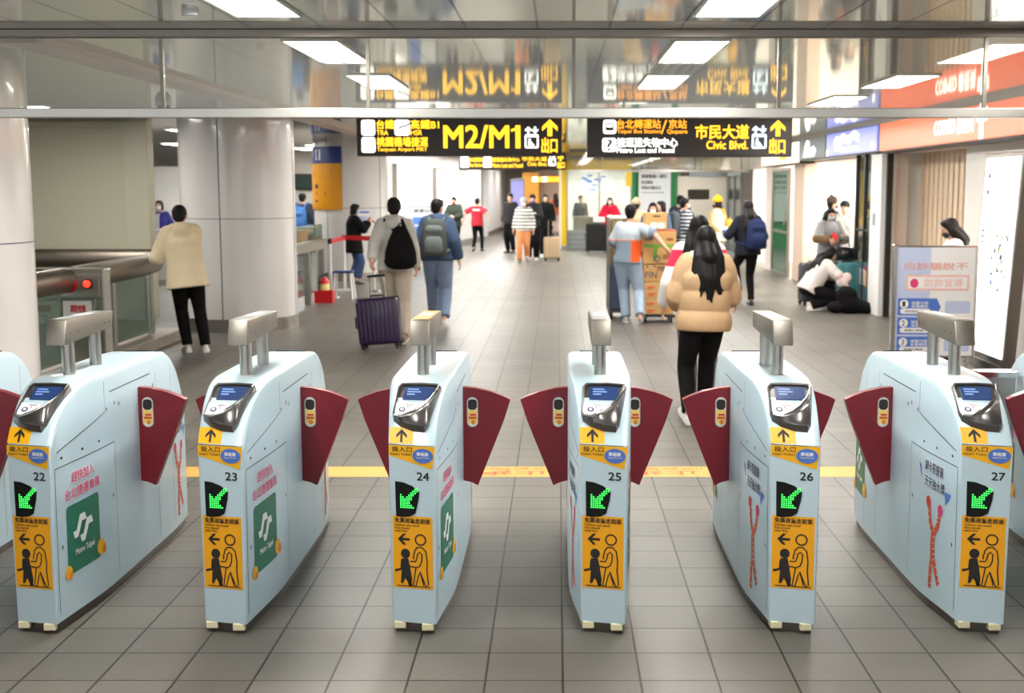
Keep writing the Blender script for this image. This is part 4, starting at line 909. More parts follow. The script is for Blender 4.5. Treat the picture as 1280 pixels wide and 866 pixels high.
carton(1.22, 1.53, 1.3, 1.54, 'small open handled carton on top of the stack', lambda f, w, h: (f.rect(.35 * w, .76 * h, .68 * w, .84 * h, INK), f.rect(.22 * w, .08 * h, .95 * w, .45 * h, mat('carton_pale_green', (190, 206, 170), .6)), f.disc(.4 * w, .26 * h, .05, .04, WHITE, 1), f.disc(.72 * w, .26 * h, .05, .04, WHITE, 1)))
t = empty('trolley', (1.42, 17.93, 0), 'flat black trolley under the stack of cartons', 'trolley')
MB().box((0, 0, .095), (.5, .52, .03), BLACK, .008).build('deck', t)
for sx in (-.18, .18):
    for sy in (-.2, .2):
        o = MB().tube([(sx - .014, sy, .038), (sx + .014, sy, .038)], .038, BLACK, 16).build('wheel', t, 40); MB().box((sx, sy, .07), (.04, .05, .03), DSTEEL).build('fork', o)
t = empty('roll_cage', (.88, 18.5, 0), 'tall roll cage with olive and blue covers left of the delivery man', 'trolley')
OL = mat('olive_cover', (130, 112, 72), .8, noise=.2, nscale=8, bump=.4); BG = mat('blue_grey_cover', (86, 98, 124), .8, noise=.2, nscale=8, bump=.4)
MB().box((0, 0, 1.1), (.25, .6, .68), OL, .04).build('upper_cover', t); MB().box((0, 0, .45), (.28, .64, .66), BG, .04).build('lower_cover', t)
MB().box((.0, 0, .11), (.3, .66, .03), DSTEEL).build('deck', t)
for sx in (-.14, .14):
    for sy in (-.31, .31): MB().tube([(sx, sy, .11), (sx, sy, 1.47)], .014, STEEL, 10).build('upright', t)
for sy in (-.31, .31): MB().tube([(-.14, sy, 1.46), (.14, sy, 1.46)], .014, STEEL, 10).build('top_bar', t)
for sx in (-.1, .1):
    for sy in (-.27, .27): MB().tube([(sx - .015, sy, .05), (sx + .015, sy, .05)], .05, BLACK, 16).build('wheel', t, 40)

# ------------------------------------------------------------------ luggage
def suitcase(x, y, rz, w, d, h, m, ribs, lb, handle=.0, tilt=0., soft=False):
    t = empty('suitcase', (x, y, 0), lb, 'suitcase', None, rz); t.rotation_euler = (0, tilt, rz)
    wr = .05
    b = MB(); b.box((0, 0, wr + .012 + (h - wr) / 2), (w, d, h - wr), m, min(.05, d * .22))
    sh = b.build('shell', t, 40)
    if ribs:
        for sgn in (-1, 1):
            for k in range(ribs):
                xx = -w / 2 + w * (k + 1) / (ribs + 1); q = MB(); q.box((xx, sgn * d / 2, wr + h * .5), (w / (ribs + 1) * .45, .018, h * .8), m, .006); q.build('rib', sh)
    q = MB(); q.box((0, 0, wr + .012 + (h - wr) / 2), (w + .006, .018, h - wr + .006), BLACK, .008); q.build('zip_band', t)
    for sx in (-1, 1):
        for sy in (-1, 1): MB().tube([(sx * w * .4 - .012, sy * d * .36, .03), (sx * w * .4 + .012, sy * d * .36, .03)], .03, BLACK, 14).build('wheel', t, 40); MB().box((sx * w * .4, sy * d * .36, .055), (.05, .06, .03), BLACK, .006).build('wheel_bracket', t)
    q = MB(); q.tube([(-.08, 0, h + .005), (-.075, 0, h + .035), (.075, 0, h + .035), (.08, 0, h + .005)], .011, BLACK, 8); q.build('carry_handle', t, 40)
    q = MB(); q.tube([(-w / 2 - .0, 0, h * .42), (-w / 2 - .03, 0, h * .45), (-w / 2 - .03, 0, h * .65), (-w / 2, 0, h * .68)], .011, BLACK, 8); q.build('side_handle', t, 40)
    if handle:
        q = MB(); hx = .085
        for sx in (-1, 1): q.tube([(sx * hx, d * .3, h), (sx * hx, d * .3, handle)], .009, CHROME, 8)
        q.tube([(-hx - .02, d * .3, handle), (hx + .02, d * .3, handle)], .016, BLACK, 10); q.build('pull_handle', t, 40)
    return t
PURP = mat('purple_shell', (44, 24, 62), .25, noise=.04, coat=.5)
suitcase(-2.06, 14.75, -.06, .5, .26, .6, PURP, 9, 'purple ribbed suitcase pulled by the man in the grey hoodie', .86, math.radians(-5))
suitcase(-.15, 33.1, .1, .42, .26, .62, mat('gold_shell', (206, 180, 146), .3, .3), 4, 'pale gold suitcase standing in the middle of the far hall', 1.05)
suitcase(1.14, 37.25, 0, .62, .36, .84, mat('black_fabric_case', (20, 20, 22), .8), 0, 'large black suitcase in front of the woman in the red coat')
b = MB(); b.box((1.22, 37.25, .975), (.34, .25, .16), WHITE, .03); tag(b.build('shopping_bag'), 'white bag lying on top of the large black suitcase', 'bag')
suitcase(4.12, 20.4, .2, .42, .28, .68, mat('charcoal_shell', (52, 56, 62), .35), 5, 'charcoal suitcase standing left behind the crouching woman', .0)
suitcase(4.6, 20.05, .0, .34, .24, .7, mat('teal_shell', (74, 134, 140), .3), 6, 'teal suitcase behind the crouching woman')

# ------------------------------------------------------------------ people
def fuse(mb, name, voxel, m, smooth=5):
    me = mb.mesh('tmp'); o = bpy.data.objects.new('tmp', me); FORGE.collection.objects.link(o)
    md = o.modifiers.new('r', 'REMESH'); md.mode = 'VOXEL'; md.voxel_size = voxel; md.use_smooth_shade = True
    ms = o.modifiers.new('s', 'SMOOTH'); ms.iterations = smooth; ms.factor = .5
    vl = FORGE.view_layers[0]; vl.update()
    out = bpy.data.meshes.new_from_object(o.evaluated_get(vl.depsgraph))
    bpy.data.objects.remove(o); bpy.data.meshes.remove(me)
    out.name = name; out.materials.clear(); out.materials.append(m)
    out.polygons.foreach_set('material_index', [0] * len(out.polygons)); out.polygons.foreach_set('use_smooth', [True] * len(out.polygons)); out.update()
    return out
def put(me, name, parent):
    o = bpy.data.objects.new(name, me); COL.objects.link(o)
    if parent is not None: o.parent = parent
    return o
def ik(a, tgt, l1, l2, pole):
    a, tgt, pole = Vector(a), Vector(tgt), Vector(pole)
    d = tgt - a; L = d.length; mx = (l1 + l2) * .998
    if L > mx: tgt = a + d * (mx / L); d = tgt - a; L = mx
    L = max(L, abs(l1 - l2) + .01); dn = d.normalized()
    x = (l1 * l1 - l2 * l2 + L * L) / (2 * L); hgt = math.sqrt(max(0, l1 * l1 - x * x))
    p = pole - dn * pole.dot(dn); p = p.normalized() if p.length > 1e-5 else Vector((0, -1, 0))
    return a + dn * x + p * hgt, tgt
SKIN = mat('skin', (226, 178, 150), .55, noise=.03); HAIRB = mat('black_hair', (11, 9, 9), .55, noise=.3, nscale=60); HAIRBR = mat('dark_brown_hair', (30, 20, 17), .55, noise=.3, nscale=60)
EYE = mat('dark_eye', (24, 18, 16), .2); SOLE = mat('shoe_sole', (230, 228, 222), .6)
for m_ in (HAIRB, HAIRBR): m_.node_tree.nodes['Principled BSDF'].inputs['Specular IOR Level'].default_value = .25
def cloth(name, rgb, **k):
    m = mat(name, rgb, .85, noise=k.get('noise', .12), nscale=k.get('nscale', 9), bump=k.get('bump', .5), bscale=k.get('bscale', 14))
    m.node_tree.nodes['Principled BSDF'].inputs['Specular IOR Level'].default_value = .2; return m
def stripes(name, a, b, per, frac):
    m = mat(name, a, .85); nt = m.node_tree; bs = nt.nodes['Principled BSDF']
    tc = nt.nodes.new('ShaderNodeTexCoord'); sp = nt.nodes.new('ShaderNodeSeparateXYZ'); nt.links.new(tc.outputs['Object'], sp.inputs[0])
    md = nt.nodes.new('ShaderNodeMath'); md.operation = 'FLOORED_MODULO'; md.inputs[1].default_value = per; nt.links.new(sp.outputs[2], md.inputs[0])
    lt = nt.nodes.new('ShaderNodeMath'); lt.operation = 'LESS_THAN'; lt.inputs[1].default_value = per * frac; nt.links.new(md.outputs[0], lt.inputs[0])
    mx = nt.nodes.new('ShaderNodeMix'); mx.data_type = 'RGBA'; mx.inputs[6].default_value = lin(a) + (1,); mx.inputs[7].default_value = lin(b) + (1,)
    nt.links.new(lt.outputs[0], mx.inputs[0]); nt.links.new(mx.outputs[2], bs.inputs['Base Color']); return m
def zones(name, base, zs):
    """zs: (colour, x0, x1, z0, z1) cloth panels cut out in body coordinates"""
    m = mat(name, base, .8); nt = m.node_tree; bs = nt.nodes['Principled BSDF']
    tc = nt.nodes.new('ShaderNodeTexCoord'); sp = nt.nodes.new('ShaderNodeSeparateXYZ'); nt.links.new(tc.outputs['Object'], sp.inputs[0])
    prev = None
    for c, x0, x1, z0, z1 in zs:
        acc = None
        for ax, op, th in ((0, 'GREATER_THAN', x0), (0, 'LESS_THAN', x1), (2, 'GREATER_THAN', z0), (2, 'LESS_THAN', z1)):
            n = nt.nodes.new('ShaderNodeMath'); n.operation = op; n.inputs[1].default_value = th; nt.links.new(sp.outputs[ax], n.inputs[0])
            if acc is None: acc = n
            else:
                q = nt.nodes.new('ShaderNodeMath'); q.operation = 'MULTIPLY'; nt.links.new(acc.outputs[0], q.inputs[0]); nt.links.new(n.outputs[0], q.inputs[1]); acc = q
        mx = nt.nodes.new('ShaderNodeMix'); mx.data_type = 'RGBA'; nt.links.new(acc.outputs[0], mx.inputs[0]); mx.inputs[7].default_value = lin(c) + (1,)
        if prev is None: mx.inputs[6].default_value = lin(base) + (1,)
        else: nt.links.new(prev.outputs[2], mx.inputs[6])
        prev = mx
    nt.links.new(prev.outputs[2], bs.inputs['Base Color']); return m

def person(x, y, rz, h, label, top, bottom, pose=None, hair='short', hairm=None, shoe=None, mask=None, hat=None, hood=None, group=None, fine=None, skirt=False, fleece=None):
    """top: dict(m, g, hem, name, short, puff); bottom: dict(m, g, len). Local frame: x right, y the way the person faces, z up, for a body 1.70 tall."""
    P = dict(pel=(0, 0, .92), lean=(0, .02), lf=(-.09, 0, .08), rf=(.09, 0, .08), lh=(-.23, .05, .86), rh=(.23, .05, .86), hy=0, hp=0, lpole=(-.25, -1, -.2), rpole=(.25, -1, -.2), lk=(-.05, 1, 0), rk=(.05, 1, 0), ltoe=0, rtoe=0, fy=0, palm=None, curl=.45)
    P.update(pose or {}); s = h / 1.7
    vox = fine or (.0095 if y < 22 else .013 if y < 30 else .016); cvox = .012 if y < 22 else .016 if y < 30 else .02
    vox /= s; cvox /= s
    X = Vector((1, 0, 0)); F = Vector((0, 1, 0)); pel = Vector(P['pel']); t = Vector((P['lean'][0], P['lean'][1], 1)).normalized()
    R = (X - t * X.dot(t)).normalized(); Fw = t.cross(R)
    def ring(d, a, b, n=22, off=0):
        c = pel + t * d + Fw * off
        return [c + R * (a * math.copysign(abs(math.cos(q)) ** .85, math.cos(q))) + Fw * (b * math.copysign(abs(math.sin(q)) ** .85, math.sin(q))) for q in (2 * math.pi * k / n for k in range(n))]
    sh = {sd: pel + t * .455 + R * (sd * .158) for sd in (-1, 1)}
    hipj = {sd: pel + R * (sd * .088) - t * .02 for sd in (-1, 1)}
    el, wr, kn, an = {}, {}, {}, {}
    for sd, a, b in ((-1, 'lh', 'lpole'), (1, 'rh', 'rpole')): el[sd], wr[sd] = ik(sh[sd], P[a], .285, .25, P[b])
    for sd, a, b in ((-1, 'lf', 'lk'), (1, 'rf', 'rk')): kn[sd], an[sd] = ik(hipj[sd], P[a], .43, .42, P[b])
    neck = pel + t * .52; HY, HP = math.radians(P['hy']), math.radians(P['hp'])
    HR = Matrix.Rotation(HY, 3, 'Z') @ Matrix.Rotation(HP, 3, 'X')
    hc = neck + t * .05 + HR @ Vector((0, .015, .095)); hv = lambda a, b, c: hc + HR @ Vector((a, b, c))
    # -- the body, one continuous skin
    b = MB()
    b.rings([ring(-.09, .09, .07), ring(-.06, .145, .1), ring(.02, .155, .108), ring(.12, .138, .095), ring(.25, .148, .1), ring(.36, .16, .105), ring(.44, .148, .09), ring(.49, .1, .068), ring(.515, .06, .055)], SKIN)
    b.tube([neck - t * .05, neck + t * .02, hv(0, -.012, -.04)], [.058, .052, .05], SKIN, 16)
    b.ell(hc, (.074, .09, .108), SKIN, HR); b.ell(hv(0, .022, -.05), (.056, .064, .062), SKIN, HR); b.ell(hv(0, .05, -.085), (.028, .026, .022), SKIN, HR)
    b.tube([hv(0, .086, .015), hv(0, .104, -.022)], [.009, .015], SKIN, 10, dome=True)
    b.tube([hv(-.02, .082, -.058), hv(.02, .082, -.058)], [.008, .008], SKIN, 8, dome=True)
    for sd in (-1, 1):
        b.ell(hv(sd * .077, -.004, -.008), (.012, .02, .033), SKIN, HR)
        b.tube([sh[sd] - R * sd * .03, sh[sd], el[sd]], [.058, .054, .04], SKIN, 14, dome=True); b.tube([el[sd], el[sd].lerp(wr[sd], .35), wr[sd]], [.041, .041, .027], SKIN, 14, dome=True)
        b.tube([hipj[sd], hipj[sd].lerp(kn[sd], .4), kn[sd]], [.085, .078, .053], SKIN, 14, dome=True); b.tube([kn[sd], kn[sd].lerp(an[sd], .35), an[sd]], [.053, .054, .036], SKIN, 14, dome=True)
        fdir = Vector((math.sin(-math.radians(P['fy'])) + sd * .12, math.cos(math.radians(P['fy'])), 0)).normalized()
        b.tube([an[sd] + Vector((0, 0, -.04)) - fdir * .02, an[sd] + fdir * .12 + Vector((0, 0, -.05))], [.032, .026], SKIN, 12, dome=True)
        # hand: palm, four unequal bent fingers, thumb off the side of the palm
        fd = (wr[sd] - el[sd]).normalized(); pn = -R * sd if P['palm'] is None else Vector(P['palm'])
        pn = (pn - fd * pn.dot(fd)).normalized(); sdv = fd.cross(pn); 
        if sdv.dot(Fw + t * .5) < 0: sdv = -sdv
        w = wr[sd]; PR = Matrix((sdv, pn, fd)).transposed()
        b.ell(w + fd * .048, (.041, .017, .055), SKIN, PR); b.tube([w - fd * .01, w + fd * .03], [.027, .028], SKIN, 12)
        cu = P['curl']
        for j, (o_, L) in enumerate(((-.031, .06), (-.0105, .074), (.0105, .08), (.031, .07))):
            p0 = w + fd * .082 + sdv * o_; d1 = (fd * math.cos(cu * .5) + pn * math.sin(cu * .5) + sdv * o_ * 2.2).normalized(); d2 = (fd * math.cos(cu * 1.9) + pn * math.sin(cu * 1.9) + sdv * o_ * 1.5).normalized()
            b.tube([p0, p0 + d1 * L * .5, p0 + d1 * L * .5 + d2 * L * .5], [.0098, .0092, .008], SKIN, 9, dome=True)
        p0 = w + fd * .03 + sdv * .03; d1 = (fd * .6 + sdv * .75 + pn * .25).normalized(); d2 = (fd * .9 + sdv * .25 + pn * .4).normalized()
        b.tube([p0, p0 + d1 * .04, p0 + d1 * .04 + d2 * .032], [.0125, .0112, .009], SKIN, 9, dome=True)
    for m_ in (b,): m_.v = [tuple(Vector(v) * s) for v in m_.v]
    body = put(fuse(b, 'person', vox * s, SKIN, 3), 'person', None)
    body.location = (x, y, 0); body.rotation_euler = (0, 0, math.radians(rz)); tag(body, label, 'person', group)
    def fin(mb, name, m, voxel=None, sm=5):
        mb.v = [tuple(Vector(v) * s) for v in mb.v]; return put(fuse(mb, name, (voxel or cvox) * s, m, sm), name, body)
    def plain(mb, name, ang=40):
        mb.v = [tuple(Vector(v) * s) for v in mb.v]; return mb.build(name, body, ang)
    # -- trousers
    g = bottom.get('g', .018); m = bottom['m']; b = MB()
    b.rings([ring(-.12, .06, .06), ring(-.09, .13, .1), ring(-.03, .165 + g * .5, .118 + g * .5), ring(.06, .152 + g * .5, .11 + g * .4), ring(.12, .142 + g * .3, .102 + g * .3)], m)
    ln = bottom.get('len', 1.0); wd = bottom.get('flare', 0)
    for sd in (-1, 1):
        k, a = kn[sd], an[sd]; e = k.lerp(a, ln)
        b.tube([hipj[sd] + t * .02, hipj[sd].lerp(k, .45), k], [.096 + g, .085 + g, .062 + g + wd * .5], m, 18, dome=True)
        b.tube([k, k.lerp(e, .35), k.lerp(e, .8), e], [.062 + g + wd * .5, .06 + g + wd * .7, .05 + g + wd, .05 + g + wd], m, 18)
    fin(b, 'trousers' if not skirt else 'skirt', m)
    # -- shoes
    sm = shoe or BLACK
    for sd, tp in ((-1, P['ltoe']), (1, P['rtoe'])):
        a = an[sd]; yaw = math.radians(P['fy']) - sd * .12; tq = math.radians(-tp)
        SR = Matrix.Rotation(yaw, 3, 'Z') @ Matrix.Rotation(tq, 3, 'X')
        rr = []
        for (yy, hw_, ht) in ((-.075, .015, .03), (-.068, .03, .06), (-.03, .038, .085), (.03, .038, .085), (.08, .044, .06), (.13, .045, .045), (.175, .036, .035), (.195, .014, .02)):
            rr.append([a + SR @ Vector((hw_ * cx, yy, -.08 + max(0, zz) * ht)) for cx, zz in ((-1, 0), (-1.02, .35), (-.8, .75), (-.4, 1), (.4, 1), (.8, .75), (1.02, .35), (1, 0))])
        q = MB(); q.rings(rr, sm); so = plain(q, 'shoe', 60)
        q = MB(); q.rings([[a + SR @ Vector((hw_ * cx * 1.04, yy, zz)) for cx, zz in ((-1, -.082), (-1, -.064), (1, -.064), (1, -.082))] for (yy, hw_) in ((-.078, .02), (-.06, .036), (.03, .04), (.1, .046), (.17, .038), (.2, .018))], bottom.get('sole', SOLE if sm is not BLACK else BLACK))
        q.v = [tuple(Vector(v) * s) for v in q.v]; q.build('sole', so, 40)
    # -- top
    g = top.get('g', .02); m = top['m']; hem = top.get('hem', .05); pf = top.get('puff', 0); b = MB()
    prof = [(-hem, .168 + g * 1.05 + top.get('flare', 0), .125 + g * 1.05 + top.get('flare', 0)), (-hem + .02, .17 + g + top.get('flare', 0), .127 + g + top.get('flare', 0)), (.0, .166 + g, .124 + g), (.12, .15 + g, .11 + g), (.25, .158 + g, .112 + g), (.36, .163 + g * .9, .116 + g), (.43, .156 + g * .7, .102 + g * .8), (.475, .125 + g * .5, .085 + g * .6), (.51, .078 + g * .3, .068 + g * .4), (.535, .062 + g * .2, .058 + g * .3)]
    if hem < 0: prof = [p for p in prof if p[0] >= -hem - .001]
    def pr(d):
        for (a, p, q), (c, u, v) in zip(prof, prof[1:]):
            if d <= c: k = (d - a) / (c - a) if c > a else 0; return p + (u - p) * k, q + (v - q) * k
        return prof[-1][1:]
    d = prof[0][0]; rr = []; 
    while d < .535:
        a_, b_ = pr(d); wv = pf * abs(math.sin((d + hem) / top.get('per', .085) * math.pi)) ** .6 if d < .47 else 0
        rr.append(ring(d, a_ + wv, b_ + wv)); d += .0142
    b.rings(rr, m)
    for sd in (-1, 1):
        A, E, W_ = sh[sd] - R * sd * .02, el[sd], wr[sd]
        if top.get('short'): b.tube([A, A.lerp(E, .5), A.lerp(E, .78)], [.066 + g * .5, .06 + g * .7, .062 + g], m, 16, dome=True)
        else:
            pts, rad = [], []
            for i in range(25):
                q = i / 24; p = A.lerp(E, q * 2) if q < .5 else E.lerp(W_, (q - .5) * 2 * .97)
                r_ = (.064 - .018 * q * 2 if q < .5 else .046 - .012 * (q - .5) * 2) + g * (.75 if q < .9 else .75 - (q - .9) * 3)
                pts.append(p); rad.append(r_ + pf * .55 * abs(math.sin(q * .6 / top.get('per', .085) * math.pi)) ** .6)
            b.tube(pts, rad, m, 16, dome=False); b.ell(A, (.064 + g * .75,) * 3, m); b.ell(E, (.046 + g * .75,) * 3, m)
    if hood == 'down':
        for k in range(7):
            a = math.radians(-160 + k * 23.3); b.ell(neck + R * (.082 * math.cos(a)) + Fw * (.075 * math.sin(a) - .012) + t * (.005 + .012 * abs(math.sin(a))), (.048 + g * .3, .048 + g * .3, .042), m)
        b.ell(neck - Fw * .125 - t * .05, (.1, .055, .085), m)
    elif hood == 'collar':
        for k in range(10):
            a = 2 * math.pi * k / 10; b.ell(neck + R * (.062 * math.cos(a)) + Fw * (.06 * math.sin(a)) + t * .025, (.028, .028, .04), m)
    tp_ = fin(b, top.get('name', 'jacket'), m, top.get('vox'))
    if fleece:
        b = MB()
        for k in range(14):
            a = 2 * math.pi * k / 14; b.ell(neck + R * (.115 * math.cos(a)) + Fw * (.09 * math.sin(a) - .02) + t * (.0 + .015 * abs(math.cos(a))), (.042, .042, .036), fleece)
        b.ell(neck - Fw * .12 - t * .035, (.12, .04, .04), fleece); fin(b, 'fleece_collar', fleece, .011 / s)
    # -- hair, hat, mask, eyes
    hm = hairm or HAIRB
    b = MB()
    if hair != 'none':
        b.ell(hv(0, -.016, .028), (.086, .096, .094), hm, HR); b.ell(hv(0, -.05, -.02), (.074, .055, .075), hm, HR)
        if hair == 'short':
            for sd in (-1, 1): b.ell(hv(sd * .07, .005, .015), (.014, .03, .04), hm, HR)
            b.ell(hv(0, .05, .075), (.062, .04, .03), hm, HR)
        if hair in ('bob', 'long'):
            for sd in (-1, 1): b.ell(hv(sd * .07, -.01, -.03), (.024, .05, .085), hm, HR)
            b.ell(hv(0, -.055, -.06), (.08, .05, .085), hm, HR); b.tube([hv(0, -.06, -.06), neck - Fw * (.075 + g * .7)], [.07, .075], hm, 16, dome=True) if hair == 'long' else None; b.ell(hv(0, .045, .082), (.064, .042, .03), hm, HR)
        if hair == 'long':
            L = P.get('hlen', .36); nl = P.get('locks', 9); rnd = random.Random(hash(label) % 1000 if False else len(label))
            back = Fw * -1; cd = .085 + .118 + g * .8
            for k in range(nl):
                u = -1 + 2 * k / (nl - 1); le = L * (1 - .25 * abs(u)) * (.85 + .3 * rnd.random()); r0 = .03
                st = hv(u * .074, -.052 + .03 * u * u, -.02); q0 = neck + R * (u * .1) - Fw * (.085 + g * .5) + t * .0; q1 = neck + R * (u * .125 + .01 * rnd.uniform(-1, 1)) - Fw * (cd - .07 * u * u - .06) - t * (le * .5); q2 = neck + R * (u * .15 + .03 * rnd.uniform(-1, 1)) - Fw * (cd - .09 * u * u - .06) - t * le
                b.tube([st, q0, q1, q2], [r0, .034, .028, .008], hm, 10, dome=True)
        fin(b, 'hair', hm, (.008 if y < 14 else .011 if y < 26 else .015) / s, 4)
    if hat:
        b = MB(); hm2 = hat[1]
        if hat[0] == 'beanie':
            b.ell(hv(0, -.014, .062), (.096, .108, .088), hm2, HR); b.tube([hv(0, -.012, .03), hv(0, -.012, .062)], [.1, .1], hm2, 26); b.ell(hv(0, -.03, .15), (.03, .03, .024), hm2, HR); fin(b, 'beanie', hm2, .012 / s, 3)
        else:
            b.ell(hv(0, -.012, .05), (.094, .106, .082), hm2, HR); fin(b, 'cap', hm2, .012 / s, 3)
            q = MB(); q.prism([(-.07, .06), (-.06, .13), (-.03, .16), (.03, .16), (.06, .13), (.07, .06)], lambda u, v: hv(u, v, .045), lambda u, v: hv(u, v, .053), hm2); plain(q, 'visor')
    if mask:
        b = MB(); b.ell(hv(0, .045, -.048), (.06, .06, .05), mask, HR); b.ell(hv(0, .085, -.035), (.022, .026, .026), mask, HR); fin(b, 'face_mask', mask, .010 / s, 3)
        q = MB()
        for sd in (-1, 1): q.tube([hv(sd * .05, .06, -.03), hv(sd * .078, .0, -.005)], .0035, mask, 6)
        plain(q, 'mask_strap')
    if P.get('eyes', abs((rz + P['hy'] + 180) % 360 - 180) > 60):
        for sd in (-1, 1):
            q = MB(); q.ell(hv(sd * .031, .0815, .006), (.013, .008, .0075), EYE, HR, 10, 7); plain(q, 'eye')
    return body, dict(s=s, pel=pel, t=t, R=R, F=Fw, neck=neck, sh=sh, wr=wr, el=el, hc=hc, g=g, rz=rz, x=x, y=y)

def bag_on(info, name, label, cat, m, d=.28, off=(0, 0, 0), size=(.3, .17, .46), m2=None, straps=2, tear=False, front=False):
    s, pel, t, R, F, g = (info[k] for k in ('s', 'pel', 't', 'R', 'F', 'g')); w, dp, hh = size
    c = pel + t * (d + off[2]) + R * off[0] - F * (.118 + g + dp * .5 + off[1] - .01)
    root = empty(name, (info['x'], info['y'], 0), label, cat, None, math.radians(info['rz']))
    def ringz(z, a, b, oy=0):
        n = 24; cc = c + t * z + F * oy
        return [cc + R * (a * math.copysign(abs(math.cos(q)) ** .55, math.cos(q))) + F * (b * math.copysign(abs(math.sin(q)) ** .6, math.sin(q))) for q in (2 * math.pi * k / n for k in range(n))]
    prof = [(-.5, .3, .3), (-.485, .43, .42), (-.42, .5, .5), (-.1, .5, .5), (.2, .47, .46), (.38, .42, .38), (.46, .32, .28), (.5, .16, .12)] if not tear else [(-.5, .2, .3), (-.46, .4, .46), (-.35, .52, .54), (-.1, .5, .5), (.15, .4, .42), (.35, .28, .34), (.47, .18, .22), (.5, .08, .1)]
    b = MB(); b.rings([ringz(z * hh, a * w, q * dp) for z, a, q in prof], m); b.v = [tuple(Vector(v) * s) for v in b.v]; b.build('bag_body', root, 60)
    b = MB(); pc = [(-.4, .3, .3), (-.36, .37, .42), (-.1, .36, .42), (.02, .3, .3), (.05, .2, .15)]
    b.rings([ringz(z * hh, a * w, q * dp * .7, -dp * .3) for z, a, q in pc], m2 or m); b.v = [tuple(Vector(v) * s) for v in b.v]; b.build('front_pocket', root, 60)
    if not tear:
        b = MB(); b.rings([ringz(z * hh, a * w, q * dp * .7, -dp * .22) for z, a, q in [(.1, .2, .3), (.14, .36, .42), (.24, .36, .42), (.32, .28, .3), (.35, .15, .1)]], m2 or m); b.v = [tuple(Vector(v) * s) for v in b.v]; b.build('lid_pocket', root, 60)
    b = MB(); b.tube([c + t * hh * .47 - R * .04, c + t * (hh * .47 + .05), c + t * hh * .47 + R * .04], .01, m, 8); b.v = [tuple(Vector(v) * s) for v in b.v]; b.build('carry_loop', root, 60)
    for sd in (-1, 1)[2 - straps:]:
        A = pel + t * .5 + R * sd * .1
        pts = [c + t * hh * .36 + R * sd * .07 + F * dp * .4, A - F * (.06 + g) + t * .015, A + t * (.035 + g * .4) + F * .0, A - t * .03 + F * (.1 + g) + R * sd * .02, pel + t * .25 + R * sd * (.15 + g * .5) + F * (.1 + g), pel + t * .12 + R * sd * (.165 + g), c - t * hh * .38 + R * sd * w * .42 + F * dp * .3]
        b = MB(); b.tube(pts, .018, m2 or m, 8); b.v = [tuple(Vector(v) * s) for v in b.v]; b.build('shoulder_strap', root, 60)
    return root
def local(info, p):                     # a point of the person's frame in the world
    q = Matrix.Rotation(math.radians(info['rz']), 3, 'Z') @ (Vector(p) * info['s']); return Vector((info['x'] + q.x, info['y'] + q.y, q.z))
def phone(info, p, label, m=BLACK, tilt=.6):
    o = MB().box((0, 0, 0), (.075, .012, .15), m, .005).build('phone'); o.location = local(info, p); o.rotation_euler = (tilt, 0, math.radians(info['rz'])); tag(o, label, 'phone'); return o

BLK = cloth('black_cloth', (13, 12, 13), noise=.2); WSH = mat('white_shoe', (236, 232, 228), .6); MW = mat('white_mask', (244, 242, 240), .7); MB_ = mat('pale_blue_mask', (176, 216, 226), .7); MK = mat('black_mask', (28, 28, 32), .7); MP = mat('purple_mask', (150, 110, 206), .7)
JEANS = cloth('blue_jeans', (122, 138, 164), noise=.2); LJEANS = cloth('light_jeans', (164, 182, 202), noise=.16)
BEIGE = cloth('beige_coat', (232, 214, 178)); TAN = cloth('tan_puffer', (198, 164, 126), noise=.05, bump=.6, bscale=9)
# left: man leaning on the rail
person(-4.2, 14.5, 22, 1.7, 'person in a beige hooded coat leaning on the handrail, seen from behind', dict(m=BEIGE, g=.055, hem=.17, name='coat', flare=.02), dict(m=BLK, g=.012),
       dict(pel=(-.06, 0, .915), lean=(-.09, .1), lf=(-.07, .04, .08), rf=(.12, -.06, .08), lh=(-.33, .3, 1.1), rh=(-.02, .38, 1.12), hp=-12, hy=-12), hood='down', shoe=WSH)
# man with the purple suitcase
_, i = person(-1.99, 15.45, 0, 1.77, 'person in a light grey hoodie walking away and pulling a purple suitcase', dict(m=cloth('light_grey_fleece', (206, 202, 194), noise=.05, bump=.25), g=.04, hem=.08, name='hoodie'), dict(m=cloth('beige_trousers', (196, 182, 164)), g=.02),
       dict(lean=(0, .05), lf=(-.07, .18, .08), rf=(.11, -.2, .1), rtoe=-14, lh=(-.23, -.4, .9), lpole=(-1, -.3, 0), rh=(.24, .1, .88), curl=.9), hood='down', shoe=mat('khaki_shoe', (136, 122, 104), .7))
bag_on(i, 'backpack', 'black teardrop backpack on the person in the light grey hoodie', 'backpack', BLK, .17, (.1, 0, .02), (.36, .18, .5), tear=True)
# man in the navy puffer
_, i = person(-1.66, 17.5, 0, 1.74, 'person in a navy puffer jacket and jeans walking away with a grey backpack', dict(m=cloth('navy_puffer', (66, 84, 112), noise=.08, bump=.25), g=.045, hem=.06, puff=.016), dict(m=JEANS, g=.028),
       dict(lean=(0, .06), lf=(-.08, .2, .09), rf=(.1, -.2, .12), rtoe=-25, lh=(-.27, .12, .9), rh=(.29, -.02, .88), hy=-35), hood='down', shoe=WSH)
bag_on(i, 'backpack', 'grey backpack with pockets on the person in the navy puffer jacket', 'backpack', cloth('grey_pack', (84, 88, 84)), .25, (-.02, 0, 0), (.34, .19, .5), cloth('light_grey_pack', (118, 126, 124)))
phone(i, (-.3, .2, .78), 'black phone in the left hand of the person in the navy puffer jacket')
